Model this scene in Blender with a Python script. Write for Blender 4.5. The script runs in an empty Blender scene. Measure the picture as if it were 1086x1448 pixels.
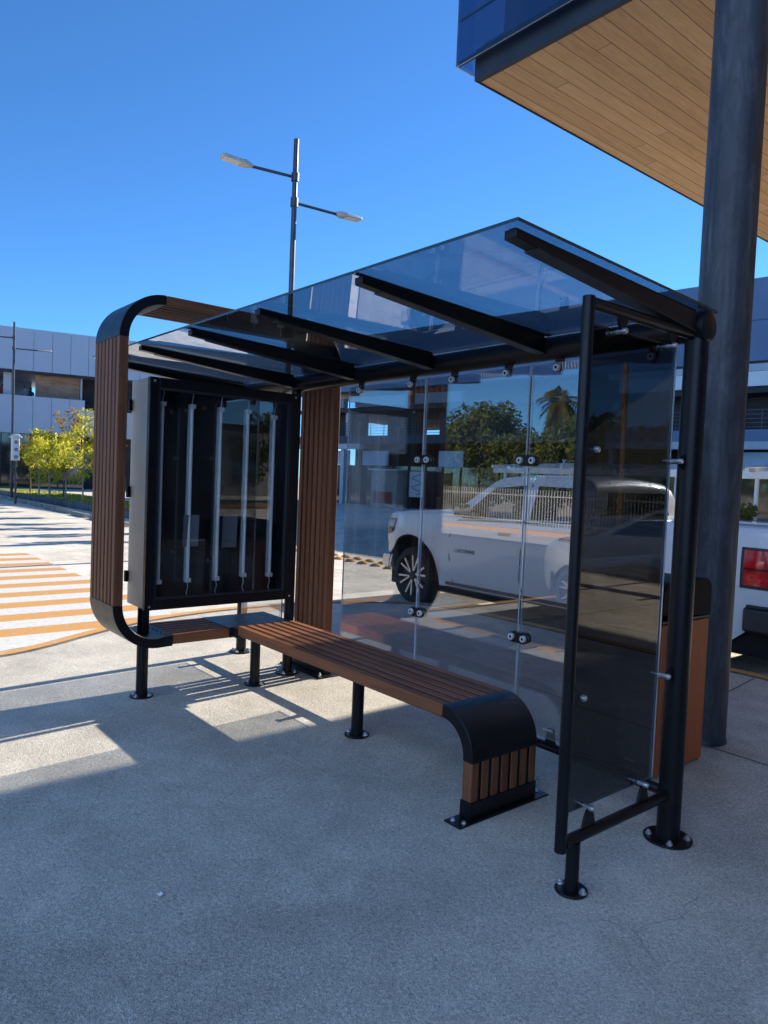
import bpy, bmesh, math, random
from mathutils import Vector, Matrix
random.seed(7)
sc = bpy.context.scene
COL = sc.collection
PI = math.pi

# ------------------------------------------------------------------ materials
def newmat(name):
    m = bpy.data.materials.new(name); m.use_nodes = True
    nt = m.node_tree; nt.nodes.clear()
    out = nt.nodes.new('ShaderNodeOutputMaterial')
    return m, nt, out
def N(nt, t, **kw):
    n = nt.nodes.new(t)
    for k, v in kw.items():
        if k in n.inputs: n.inputs[k].default_value = v
        else: setattr(n, k, v)
    return n
def L(nt, a, b): nt.links.new(a, b)
def ramp(nt, fac, stops):
    r = N(nt, 'ShaderNodeValToRGB')
    els = r.color_ramp.elements
    while len(els) > 1: els.remove(els[-1])
    els[0].position = stops[0][0]; els[0].color = (*stops[0][1], 1)
    for p, c in stops[1:]:
        e = els.new(p); e.color = (*c, 1)
    L(nt, fac, r.inputs['Fac']); return r
def coords(nt, scale=(1, 1, 1), kind='Object', rot=(0, 0, 0)):
    tc = N(nt, 'ShaderNodeTexCoord'); mp = N(nt, 'ShaderNodeMapping')
    mp.inputs['Scale'].default_value = scale; mp.inputs['Rotation'].default_value = rot
    L(nt, tc.outputs[kind], mp.inputs['Vector']); return mp.outputs['Vector']
def noise(nt, vec, scale, detail=4, rough=.55, dist=0):
    n = N(nt, 'ShaderNodeTexNoise'); n.inputs['Scale'].default_value = scale
    n.inputs['Detail'].default_value = detail; n.inputs['Roughness'].default_value = rough
    n.inputs['Distortion'].default_value = dist
    L(nt, vec, n.inputs['Vector']); return n.outputs['Fac']
def bump(nt, h, strength, dist=.01):
    b = N(nt, 'ShaderNodeBump'); b.inputs['Strength'].default_value = strength; b.inputs['Distance'].default_value = dist
    L(nt, h, b.inputs['Height']); return b.outputs['Normal']

def simple(name, col, rough=.5, metal=0, var=.12, vscale=6, bstr=0, bscale=80, coat=0, rvar=.1, ior=1.5):
    m, nt, out = newmat(name)
    p = N(nt, 'ShaderNodeBsdfPrincipled')
    v = coords(nt)
    n = noise(nt, v, vscale, 5, .6)
    c0 = tuple(max(0, x * (1 - var)) for x in col); c1 = tuple(min(1, x * (1 + var)) for x in col)
    r = ramp(nt, n, [(.3, c0), (.7, c1)])
    L(nt, r.outputs['Color'], p.inputs['Base Color'])
    mr = N(nt, 'ShaderNodeMapRange'); mr.inputs['To Min'].default_value = max(.02, rough - rvar); mr.inputs['To Max'].default_value = min(1, rough + rvar)
    L(nt, noise(nt, v, vscale * 2.3, 4), mr.inputs['Value']); L(nt, mr.outputs['Result'], p.inputs['Roughness'])
    p.inputs['Metallic'].default_value = metal; p.inputs['IOR'].default_value = ior
    p.inputs['Coat Weight'].default_value = coat; p.inputs['Coat Roughness'].default_value = .05
    if bstr: L(nt, bump(nt, noise(nt, v, bscale, 3), bstr, .002), p.inputs['Normal'])
    L(nt, p.outputs[0], out.inputs['Surface'])
    return m

def wood(name, axis, dark, light, rough=.55, perx=None):
    """grain along axis; every connected board gets its own tone"""
    m, nt, out = newmat(name)
    p = N(nt, 'ShaderNodeBsdfPrincipled')
    s = [28, 28, 28]; s[axis] = 1.6
    v = coords(nt, tuple(s))
    geo = N(nt, 'ShaderNodeNewGeometry')
    add = N(nt, 'ShaderNodeVectorMath', operation='ADD')
    sc_ = N(nt, 'ShaderNodeMath', operation='MULTIPLY'); sc_.inputs[1].default_value = 57
    L(nt, geo.outputs['Random Per Island'], sc_.inputs[0])
    L(nt, v, add.inputs[0]); L(nt, sc_.outputs[0], add.inputs[1])
    n1 = noise(nt, add.outputs[0], 1.0, 6, .62, 1.2)
    n2 = noise(nt, add.outputs[0], .18, 3, .5)
    mx = N(nt, 'ShaderNodeMath', operation='MULTIPLY_ADD'); L(nt, n2, mx.inputs[0]); mx.inputs[1].default_value = .5; L(nt, n1, mx.inputs[2])
    a2 = N(nt, 'ShaderNodeMath', operation='MULTIPLY_ADD'); L(nt, geo.outputs['Random Per Island'], a2.inputs[0]); a2.inputs[1].default_value = .22; L(nt, mx.outputs[0], a2.inputs[2])
    r = ramp(nt, a2.outputs[0], [(.5, dark), (1.15 if False else .98, light)])
    L(nt, r.outputs['Color'], p.inputs['Base Color'])
    mr = N(nt, 'ShaderNodeMapRange'); mr.inputs['To Min'].default_value = rough - .12; mr.inputs['To Max'].default_value = rough + .15
    L(nt, n1, mr.inputs['Value']); L(nt, mr.outputs['Result'], p.inputs['Roughness'])
    L(nt, bump(nt, n1, .25, .002), p.inputs['Normal']); p.inputs['Specular IOR Level'].default_value = .25
    L(nt, p.outputs[0], out.inputs['Surface']); return m

def glass(name, tint, ior=1.6, rough=0.0, gloss=(1, 1, 1), dust=.028):
    """pane of two faces: tinted straight-through light plus a Fresnel reflection"""
    m, nt, out = newmat(name)
    geo = N(nt, 'ShaderNodeNewGeometry')
    mi = N(nt, 'ShaderNodeMapRange'); mi.inputs['To Min'].default_value = ior; mi.inputs['To Max'].default_value = 1 / ior
    L(nt, geo.outputs['Backfacing'], mi.inputs['Value'])
    fr = N(nt, 'ShaderNodeFresnel'); L(nt, mi.outputs['Result'], fr.inputs['IOR'])
    t = N(nt, 'ShaderNodeBsdfTransparent'); t.inputs['Color'].default_value = (*[math.sqrt(c) for c in tint], 1)
    g = N(nt, 'ShaderNodeBsdfGlossy'); g.inputs['Roughness'].default_value = rough; g.inputs['Color'].default_value = (*gloss, 1)
    # faint waviness and dust of a real pane
    v = coords(nt)
    L(nt, bump(nt, noise(nt, v, 1.3, 2), .02, .01), g.inputs['Normal'])
    mix = N(nt, 'ShaderNodeMixShader'); L(nt, fr.outputs[0], mix.inputs[0]); L(nt, t.outputs[0], mix.inputs[1]); L(nt, g.outputs[0], mix.inputs[2])
    du = N(nt, 'ShaderNodeBsdfDiffuse'); du.inputs['Color'].default_value = (.55, .54, .5, 1)
    v2 = coords(nt, (2.2, 2.2, .5)); d1 = ramp(nt, noise(nt, v2, 2.4, 8, .7, 1.2), [(.45, (0, 0, 0)), (.8, (dust, dust, dust))])
    v3 = coords(nt, (1, 1, 1)); d2 = ramp(nt, noise(nt, v3, 90, 2, .6), [(.66, (0, 0, 0)), (.74, (dust, dust, dust))])
    ad = N(nt, 'ShaderNodeMath', operation='ADD'); L(nt, d1.outputs['Color'], ad.inputs[0]); L(nt, d2.outputs['Color'], ad.inputs[1])
    m2 = N(nt, 'ShaderNodeMixShader'); L(nt, ad.outputs[0], m2.inputs[0]); L(nt, mix.outputs[0], m2.inputs[1]); L(nt, du.outputs[0], m2.inputs[2])
    L(nt, m2.outputs[0], out.inputs['Surface']); return m

def concrete(name, lo, hi, grain=1.0, bstr=.6, joints=None, stain=.25):
    m, nt, out = newmat(name)
    p = N(nt, 'ShaderNodeBsdfPrincipled'); p.inputs['Roughness'].default_value = .9; p.inputs['Specular IOR Level'].default_value = .25
    v = coords(nt)
    big = noise(nt, v, .55, 5, .6); mid = noise(nt, v, 5, 5, .65); fine = noise(nt, v, 70 * grain, 3, .75, .8); vf = noise(nt, v, 190 * grain, 2, .7)
    a = N(nt, 'ShaderNodeMath', operation='MULTIPLY_ADD'); L(nt, mid, a.inputs[0]); a.inputs[1].default_value = .45; L(nt, big, a.inputs[2])
    b = N(nt, 'ShaderNodeMath', operation='MULTIPLY_ADD'); L(nt, fine, b.inputs[0]); b.inputs[1].default_value = 1.75; L(nt, a.outputs[0], b.inputs[2])
    bs = N(nt, 'ShaderNodeMath', operation='MULTIPLY'); L(nt, b.outputs[0], bs.inputs[0]); bs.inputs[1].default_value = .5
    r = ramp(nt, bs.outputs[0], [(.60, lo), (1.0, hi)])
    col = r.outputs['Color']
    pe = ramp(nt, noise(nt, v, 150 * grain, 2, .6), [(.33, (.62, .62, .62)), (.48, (1, 1, 1)), (.66, (1.28, 1.28, 1.28))])
    m0 = N(nt, 'ShaderNodeMix', data_type='RGBA', blend_type='MULTIPLY'); m0.inputs['Factor'].default_value = .75
    L(nt, col, m0.inputs['A']); L(nt, pe.outputs['Color'], m0.inputs['B']); col = m0.outputs['Result']
    # dark and pale aggregate specks
    vo = N(nt, 'ShaderNodeTexVoronoi'); vo.inputs['Scale'].default_value = 26 * grain; L(nt, v, vo.inputs['Vector'])
    sp = ramp(nt, vo.outputs['Distance'], [(.07, (.45, .45, .45)), (.14, (1, 1, 1))])
    mm = N(nt, 'ShaderNodeMix', data_type='RGBA', blend_type='MULTIPLY'); mm.inputs['Factor'].default_value = .55
    L(nt, col, mm.inputs['A']); L(nt, sp.outputs['Color'], mm.inputs['B']); col = mm.outputs['Result']
    v3 = N(nt, 'ShaderNodeTexVoronoi'); v3.inputs['Scale'].default_value = 2.3; L(nt, v, v3.inputs['Vector'])
    gs = ramp(nt, v3.outputs['Distance'], [(.030, (.5, .5, .5)), (.042, (1, 1, 1))])
    mg = N(nt, 'ShaderNodeMix', data_type='RGBA', blend_type='MULTIPLY'); mg.inputs['Factor'].default_value = .6
    L(nt, col, mg.inputs['A']); L(nt, gs.outputs['Color'], mg.inputs['B']); col = mg.outputs['Result']
    wv = N(nt, 'ShaderNodeTexVoronoi', feature='DISTANCE_TO_EDGE'); wv.inputs['Scale'].default_value = .42
    nd = N(nt, 'ShaderNodeTexNoise'); nd.inputs['Scale'].default_value = 3; nd.inputs['Detail'].default_value = 6; L(nt, v, nd.inputs['Vector'])
    av = N(nt, 'ShaderNodeVectorMath', operation='MULTIPLY_ADD'); L(nt, nd.outputs['Color'], av.inputs[0]); av.inputs[1].default_value = (.5, .5, .5); L(nt, v, av.inputs[2]); L(nt, av.outputs[0], wv.inputs['Vector'])
    ck = ramp(nt, wv.outputs['Distance'], [(.0, (.5, .5, .5)), (.004, (1, 1, 1))])
    mk = N(nt, 'ShaderNodeMix', data_type='RGBA', blend_type='MULTIPLY'); 
    msk = ramp(nt, noise(nt, v, .8, 3), [(.55, (0, 0, 0)), (.62, (.6, .6, .6))]); L(nt, msk.outputs['Color'], mk.inputs['Factor'])
    L(nt, col, mk.inputs['A']); L(nt, ck.outputs['Color'], mk.inputs['B']); col = mk.outputs['Result']
    # stains
    st = ramp(nt, noise(nt, v, 1.7, 6, .7, .6), [(.42, (1 - stain,) * 3), (.62, (1, 1, 1))])
    m2 = N(nt, 'ShaderNodeMix', data_type='RGBA', blend_type='MULTIPLY'); m2.inputs['Factor'].default_value = 1
    L(nt, col, m2.inputs['A']); L(nt, st.outputs['Color'], m2.inputs['B']); col = m2.outputs['Result']
    if joints:
        jx, jy, rot = joints
        w = coords(nt, (1, 1, 1), 'Object', (0, 0, rot)); sep = N(nt, 'ShaderNodeSeparateXYZ'); L(nt, w, sep.inputs[0])
        prev = None
        for i, per in ((0, jx), (1, jy)):
            d = N(nt, 'ShaderNodeMath', operation='DIVIDE'); L(nt, sep.outputs[i], d.inputs[0]); d.inputs[1].default_value = per
            f = N(nt, 'ShaderNodeMath', operation='FRACT'); L(nt, d.outputs[0], f.inputs[0])
            c = N(nt, 'ShaderNodeMath', operation='LESS_THAN'); L(nt, f.outputs[0], c.inputs[0]); c.inputs[1].default_value = .014 / per
            if prev is None: prev = c
            else:
                mxx = N(nt, 'ShaderNodeMath', operation='MAXIMUM'); L(nt, prev.outputs[0], mxx.inputs[0]); L(nt, c.outputs[0], mxx.inputs[1]); prev = mxx
        m3 = N(nt, 'ShaderNodeMix', data_type='RGBA'); L(nt, prev.outputs[0], m3.inputs['Factor']); L(nt, col, m3.inputs['A']); m3.inputs['B'].default_value = (.07, .065, .06, 1)
        col = m3.outputs['Result']
    L(nt, col, p.inputs['Base Color'])
    h = N(nt, 'ShaderNodeMath', operation='ADD'); L(nt, fine, h.inputs[0]); L(nt, vf, h.inputs[1])
    L(nt, bump(nt, h.outputs[0], bstr, .008), p.inputs['Normal'])
    L(nt, p.outputs[0], out.inputs['Surface']); return m

def paint(name, col, wear=(.36, .33, .28), amt=.45):
    m, nt, out = newmat(name)
    p = N(nt, 'ShaderNodeBsdfPrincipled'); p.inputs['Roughness'].default_value = .8
    v = coords(nt)
    n = noise(nt, v, 14, 8, .75); f = noise(nt, v, 120, 2)
    r = ramp(nt, n, [(amt - .12, wear), (amt + .02, tuple(c * .88 for c in col)), (.75, col)])
    L(nt, r.outputs['Color'], p.inputs['Base Color']); L(nt, bump(nt, f, .4, .003), p.inputs['Normal'])
    L(nt, p.outputs[0], out.inputs['Surface']); return m

def leaf(name, cols, trans=.45):
    m, nt, out = newmat(name)
    geo = N(nt, 'ShaderNodeNewGeometry')
    k = len(cols)
    r = ramp(nt, geo.outputs['Random Per Island'], [(i / (k - 1), c) for i, c in enumerate(cols)])
    d = N(nt, 'ShaderNodeBsdfDiffuse'); t = N(nt, 'ShaderNodeBsdfTranslucent')
    L(nt, r.outputs['Color'], d.inputs['Color']); L(nt, r.outputs['Color'], t.inputs['Color'])
    mx = N(nt, 'ShaderNodeMixShader'); mx.inputs[0].default_value = trans
    L(nt, d.outputs[0], mx.inputs[1]); L(nt, t.outputs[0], mx.inputs[2]); L(nt, mx.outputs[0], out.inputs['Surface']); return m

def planks(name):
    m, nt, out = newmat(name)
    p = N(nt, 'ShaderNodeBsdfPrincipled')
    v = coords(nt); sep = N(nt, 'ShaderNodeSeparateXYZ'); L(nt, v, sep.inputs[0])
    d = N(nt, 'ShaderNodeMath', operation='DIVIDE'); L(nt, sep.outputs[0], d.inputs[0]); d.inputs[1].default_value = .145
    row = N(nt, 'ShaderNodeMath', operation='FLOOR'); L(nt, d.outputs[0], row.inputs[0])
    fr = N(nt, 'ShaderNodeMath', operation='FRACT'); L(nt, d.outputs[0], fr.inputs[0])
    wn = N(nt, 'ShaderNodeTexWhiteNoise', noise_dimensions='1D'); L(nt, row.outputs[0], wn.inputs['W'])
    off = N(nt, 'ShaderNodeMath', operation='MULTIPLY_ADD'); L(nt, wn.outputs['Value'], off.inputs[0]); off.inputs[1].default_value = 7.3; L(nt, sep.outputs[1], off.inputs[2])
    d2 = N(nt, 'ShaderNodeMath', operation='DIVIDE'); L(nt, off.outputs[0], d2.inputs[0]); d2.inputs[1].default_value = 4.2
    seg = N(nt, 'ShaderNodeMath', operation='FLOOR'); L(nt, d2.outputs[0], seg.inputs[0])
    f2 = N(nt, 'ShaderNodeMath', operation='FRACT'); L(nt, d2.outputs[0], f2.inputs[0])
    cb = N(nt, 'ShaderNodeCombineXYZ'); L(nt, row.outputs[0], cb.inputs[0]); L(nt, seg.outputs[0], cb.inputs[1])
    w3 = N(nt, 'ShaderNodeTexWhiteNoise', noise_dimensions='3D'); L(nt, cb.outputs[0], w3.inputs['Vector'])
    mp = N(nt, 'ShaderNodeMapping'); mp.inputs['Scale'].default_value = (16, 1.3, 1); L(nt, v, mp.inputs['Vector'])
    ad = N(nt, 'ShaderNodeVectorMath', operation='MULTIPLY_ADD'); L(nt, w3.outputs['Color'], ad.inputs[0]); ad.inputs[1].default_value = (30, 30, 30); L(nt, mp.outputs[0], ad.inputs[2])
    g = noise(nt, ad.outputs[0], 1.6, 7, .68, 1.4)
    s = N(nt, 'ShaderNodeMath', operation='MULTIPLY_ADD'); L(nt, w3.outputs['Value'], s.inputs[0]); s.inputs[1].default_value = .22; L(nt, g, s.inputs[2])
    r = ramp(nt, s.outputs[0], [(.35, (.52, .295, .118)), (.62, (.66, .39, .168)), (.95, (.80, .52, .26))])
    j1 = N(nt, 'ShaderNodeMath', operation='LESS_THAN'); L(nt, fr.outputs[0], j1.inputs[0]); j1.inputs[1].default_value = .04
    j2 = N(nt, 'ShaderNodeMath', operation='LESS_THAN'); L(nt, f2.outputs[0], j2.inputs[0]); j2.inputs[1].default_value = .0014
    j = N(nt, 'ShaderNodeMath', operation='MAXIMUM'); L(nt, j1.outputs[0], j.inputs[0]); L(nt, j2.outputs[0], j.inputs[1])
    mx = N(nt, 'ShaderNodeMix', data_type='RGBA'); L(nt, j.outputs[0], mx.inputs['Factor']); L(nt, r.outputs['Color'], mx.inputs['A']); mx.inputs['B'].default_value = (.03, .015, .007, 1)
    L(nt, mx.outputs['Result'], p.inputs['Base Color']); p.inputs['Roughness'].default_value = .55
    L(nt, bump(nt, g, .2, .003), p.inputs['Normal'])
    L(nt, p.outputs[0], out.inputs['Surface']); return m

M = {}
M['black'] = simple('black_powder_coat', (.0045, .005, .0065), .38, var=.3, vscale=9, bstr=.05, bscale=400, ior=1.36, rvar=.14)
M['blackmat'] = simple('black_cabinet', (.005, .0055, .007), .55, var=.2, ior=1.3)
M['blacksoft'] = simple('matt_black_metal', (.0045, .005, .0065), .6, var=.2, ior=1.2)
M['steelgrey'] = simple('grey_painted_steel', (.70, .63, .52), .5, .15, var=.06, vscale=3)
M['bolt'] = simple('zinc_bolts', (.62, .63, .64), .35, .85, var=.15, vscale=40)
M['steelbtn'] = simple('brushed_steel_button', (.66, .66, .65), .4, .3, var=.1, vscale=40)
M['woodz'] = wood('slat_wood_upright', 2, (.06, .025, .013), (.20, .078, .035))
M['woody'] = wood('slat_wood_depth', 1, (.07, .027, .013), (.24, .090, .037))
M['woodx'] = wood('slat_wood_long', 0, (.062, .024, .012), (.255, .093, .037))
M['binwood'] = wood('bin_wood', 2, (.17, .040, .013), (.46, .12, .036))
M['glass'] = glass('tinted_pane', (.62, .64, .66), 2.12)
M['sideglass'] = glass('dark_tinted_pane', (.085, .095, .11), 1.45, dust=.004)
M['roofglass'] = glass('tinted_roof_pane', (.30, .37, .42), 1.9)
M['boxglass'] = glass('display_pane', (.8, .85, .88), 1.6)
M['facadeglass'] = glass('facade_pane', (.22, .32, .46), 1.7)
M['edge'] = simple('glass_edge', (.62, .68, .72), .12, var=.1, ior=1.8)
M['edgedark'] = simple('dark_glass_edge', (.03, .045, .045), .25, var=.1)
M['pave'] = concrete('sidewalk_concrete', (.38, .345, .285), (.92, .85, .71), 1.0, 1.0, None, .15)
M['lot'] = concrete('lot_concrete', (.56, .50, .405), (.90, .82, .68), .5, .4, (4.2, 5.0, 0), .25)
M['kerb'] = concrete('kerb_concrete', (.10, .10, .10), (.26, .25, .24), 1, .5, None, .45)
M['stop'] = concrete('wheel_stop_concrete', (.30, .26, .21), (.52, .46, .37), 1, .5, None, .35)
M['yellow'] = paint('yellow_road_paint', (.60, .30, .075), (.52, .42, .30), .44)
M['white'] = paint('white_road_paint', (.66, .64, .58), (.40, .37, .32), .44)
M['soffit'] = planks('soffit_planks')
M['fascia'] = simple('dark_fascia_metal', (.022, .027, .035), .45, .2, var=.3, vscale=3)
M['column'] = None
M['carwhite'] = simple('white_car_paint', (.66, .66, .655), .35, var=.02, vscale=2, coat=1, rvar=.03)
M['carsilver'] = simple('silver_car_paint', (.42, .43, .44), .3, .5, var=.03, vscale=2, coat=1, rvar=.03)
M['carglass'] = simple('car_window', (.012, .015, .016), .04, var=.05, rvar=.02)
M['rubber'] = simple('tyre_rubber', (.018, .018, .018), .8, var=.3, vscale=20)
M['plastic'] = simple('black_trim', (.02, .02, .022), .5, var=.2)
M['seam'] = simple('panel_gap', (.018, .018, .02), .7)
M['rim'] = simple('machined_rim', (.55, .55, .55), .3, .8, var=.1)
M['rimdark'] = simple('dark_rim', (.02, .02, .022), .4, .3)
M['chrome'] = simple('chrome', (.7, .71, .73), .15, 1, var=.05)
M['lampglass'] = simple('headlight_lens', (.55, .57, .6), .1, .3, var=.2, vscale=20)
M['amber'] = simple('amber_lens', (.6, .2, .05), .2)
M['red'] = simple('tail_lamp_red', (.55, .008, .012), .12, var=.5, vscale=14, coat=1)
M['reddark'] = simple('tail_lamp_dark_red', (.16, .004, .006), .15, coat=1)
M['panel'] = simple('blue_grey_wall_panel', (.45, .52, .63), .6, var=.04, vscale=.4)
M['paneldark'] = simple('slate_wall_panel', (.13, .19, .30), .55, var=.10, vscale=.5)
M['bandlight'] = simple('pale_band', (.48, .50, .54), .6, var=.06)
M['bandwhite'] = simple('white_band', (.80, .80, .79), .6, var=.05, vscale=1)
M['slabdark'] = simple('dark_slab_edge', (.05, .065, .09), .6)
M['greyband'] = simple('dimmed_band', (.20, .22, .25), .6, var=.15)  # white band colour dimmed for the view through tinted glass
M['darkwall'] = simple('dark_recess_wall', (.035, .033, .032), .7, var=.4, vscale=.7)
M['store'] = simple('store_window', (.02, .025, .03), .05, var=.2, vscale=.5, rvar=.03, ior=2.0)
M['storeblue'] = simple('sky_painted_window', (.42, .52, .66), .15, var=.08, vscale=.6)  # pale blue base colour stands in for sky reflected in the glass
M['brown'] = None
M['bounceblue'] = simple('bounce_block_blue', (.34, .53, .92), .8, var=.02, vscale=.8)  # colour of the added bounce block, blue to tint the shade
M['beige'] = simple('beige_board', (.42, .38, .31), .7, var=.15, vscale=2)
M['redboard'] = simple('red_panel', (.4, .06, .05), .6, var=.2)
M['whitemetal'] = simple('white_painted_steel', (.74, .74, .72), .45, var=.05)
M['fencewhite'] = simple('weathered_white_paint', (.50, .48, .43), .6, var=.2)
M['galv'] = simple('galvanised_pole', (.075, .08, .09), .4, .6, var=.2, vscale=4)
M['luminaire'] = simple('luminaire_body', (.52, .49, .43), .45, .1, var=.1)
M['lens'] = simple('luminaire_lens', (.75, .74, .68), .2, var=.05)
M['tubew'] = simple('fluorescent_tube', (.93, .93, .88), .25, var=.03)
M['tubeback'] = simple('tube_batten', (.52, .55, .54), .4, .3, var=.1)
M['paper'] = simple('paper_sheet', (.15, .16, .185), .8, var=.05)
M['ink'] = simple('printed_ink', (.08, .08, .1), .8)
M['wire'] = simple('white_wire', (.7, .7, .7), .5)
M['bark'] = simple('bark', (.16, .12, .085), .9, var=.4, vscale=20, bstr=.6, bscale=40)
M['barkpale'] = simple('pale_bark', (.40, .35, .29), .9, var=.3, vscale=20, bstr=.5, bscale=40)
M['leafyellow'] = leaf('yellow_green_leaves', [(.42, .42, .035), (.62, .58, .07), (.30, .33, .04), (.70, .62, .11)], .62)
M['leafrust'] = leaf('rusty_leaves', [(.34, .17, .05), (.26, .22, .06), (.42, .27, .09)], .5)
M['leafdark'] = leaf('dark_green_leaves', [(.07, .095, .025), (.13, .165, .045), (.19, .20, .065), (.09, .125, .035)], .35)
M['leafpalm'] = leaf('palm_leaves', [(.06, .075, .02), (.11, .11, .03), (.17, .12, .04)], .3)
M['grass'] = simple('grass', (.16, .17, .04), .9, var=.5, vscale=9, bstr=.8, bscale=60)
M['terracotta'] = simple('planter_clay', (.45, .30, .13), .7, var=.15)
M['skin'] = simple('skin', (.30, .17, .11), .6)
M['clothdark'] = simple('dark_cloth', (.02, .022, .03), .8)
M['clothred'] = simple('red_cloth', (.25, .03, .025), .8)
M['clothgrey'] = simple('grey_cloth', (.18, .2, .22), .8)

def column_mat():
    m, nt, out = newmat('column_paint')
    p = N(nt, 'ShaderNodeBsdfPrincipled')
    v = coords(nt, (3, 3, .8)); n = noise(nt, v, 2.6, 9, .72, 1.6)
    v2 = coords(nt, (40, 40, .7)); n2 = noise(nt, v2, 1, 3)
    a = N(nt, 'ShaderNodeMath', operation='MULTIPLY_ADD'); L(nt, n2, a.inputs[0]); a.inputs[1].default_value = .35; L(nt, n, a.inputs[2])
    r = ramp(nt, a.outputs[0], [(.48, (.014, .016, .020)), (.68, (.038, .041, .048)), (.82, (.07, .072, .078)), (.95, (.15, .15, .155))])
    L(nt, r.outputs['Color'], p.inputs['Base Color']); p.inputs['Roughness'].default_value = .55
    L(nt, bump(nt, n, .1, .004), p.inputs['Normal']); L(nt, p.outputs[0], out.inputs['Surface']); return m
M['column'] = column_mat()
def brownwall():
    m, nt, out = newmat('brown_mottled_wall')
    p = N(nt, 'ShaderNodeBsdfPrincipled'); v = coords(nt, (.7, .7, 2.2))
    r = ramp(nt, noise(nt, v, 1.2, 7, .7, .8), [(.3, (.22, .135, .09)), (.5, (.42, .26, .18)), (.75, (.56, .39, .28))])
    L(nt, r.outputs['Color'], p.inputs['Base Color']); p.inputs['Roughness'].default_value = .9
    L(nt, p.outputs[0], out.inputs['Surface']); return m
M['brown'] = brownwall()

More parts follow.
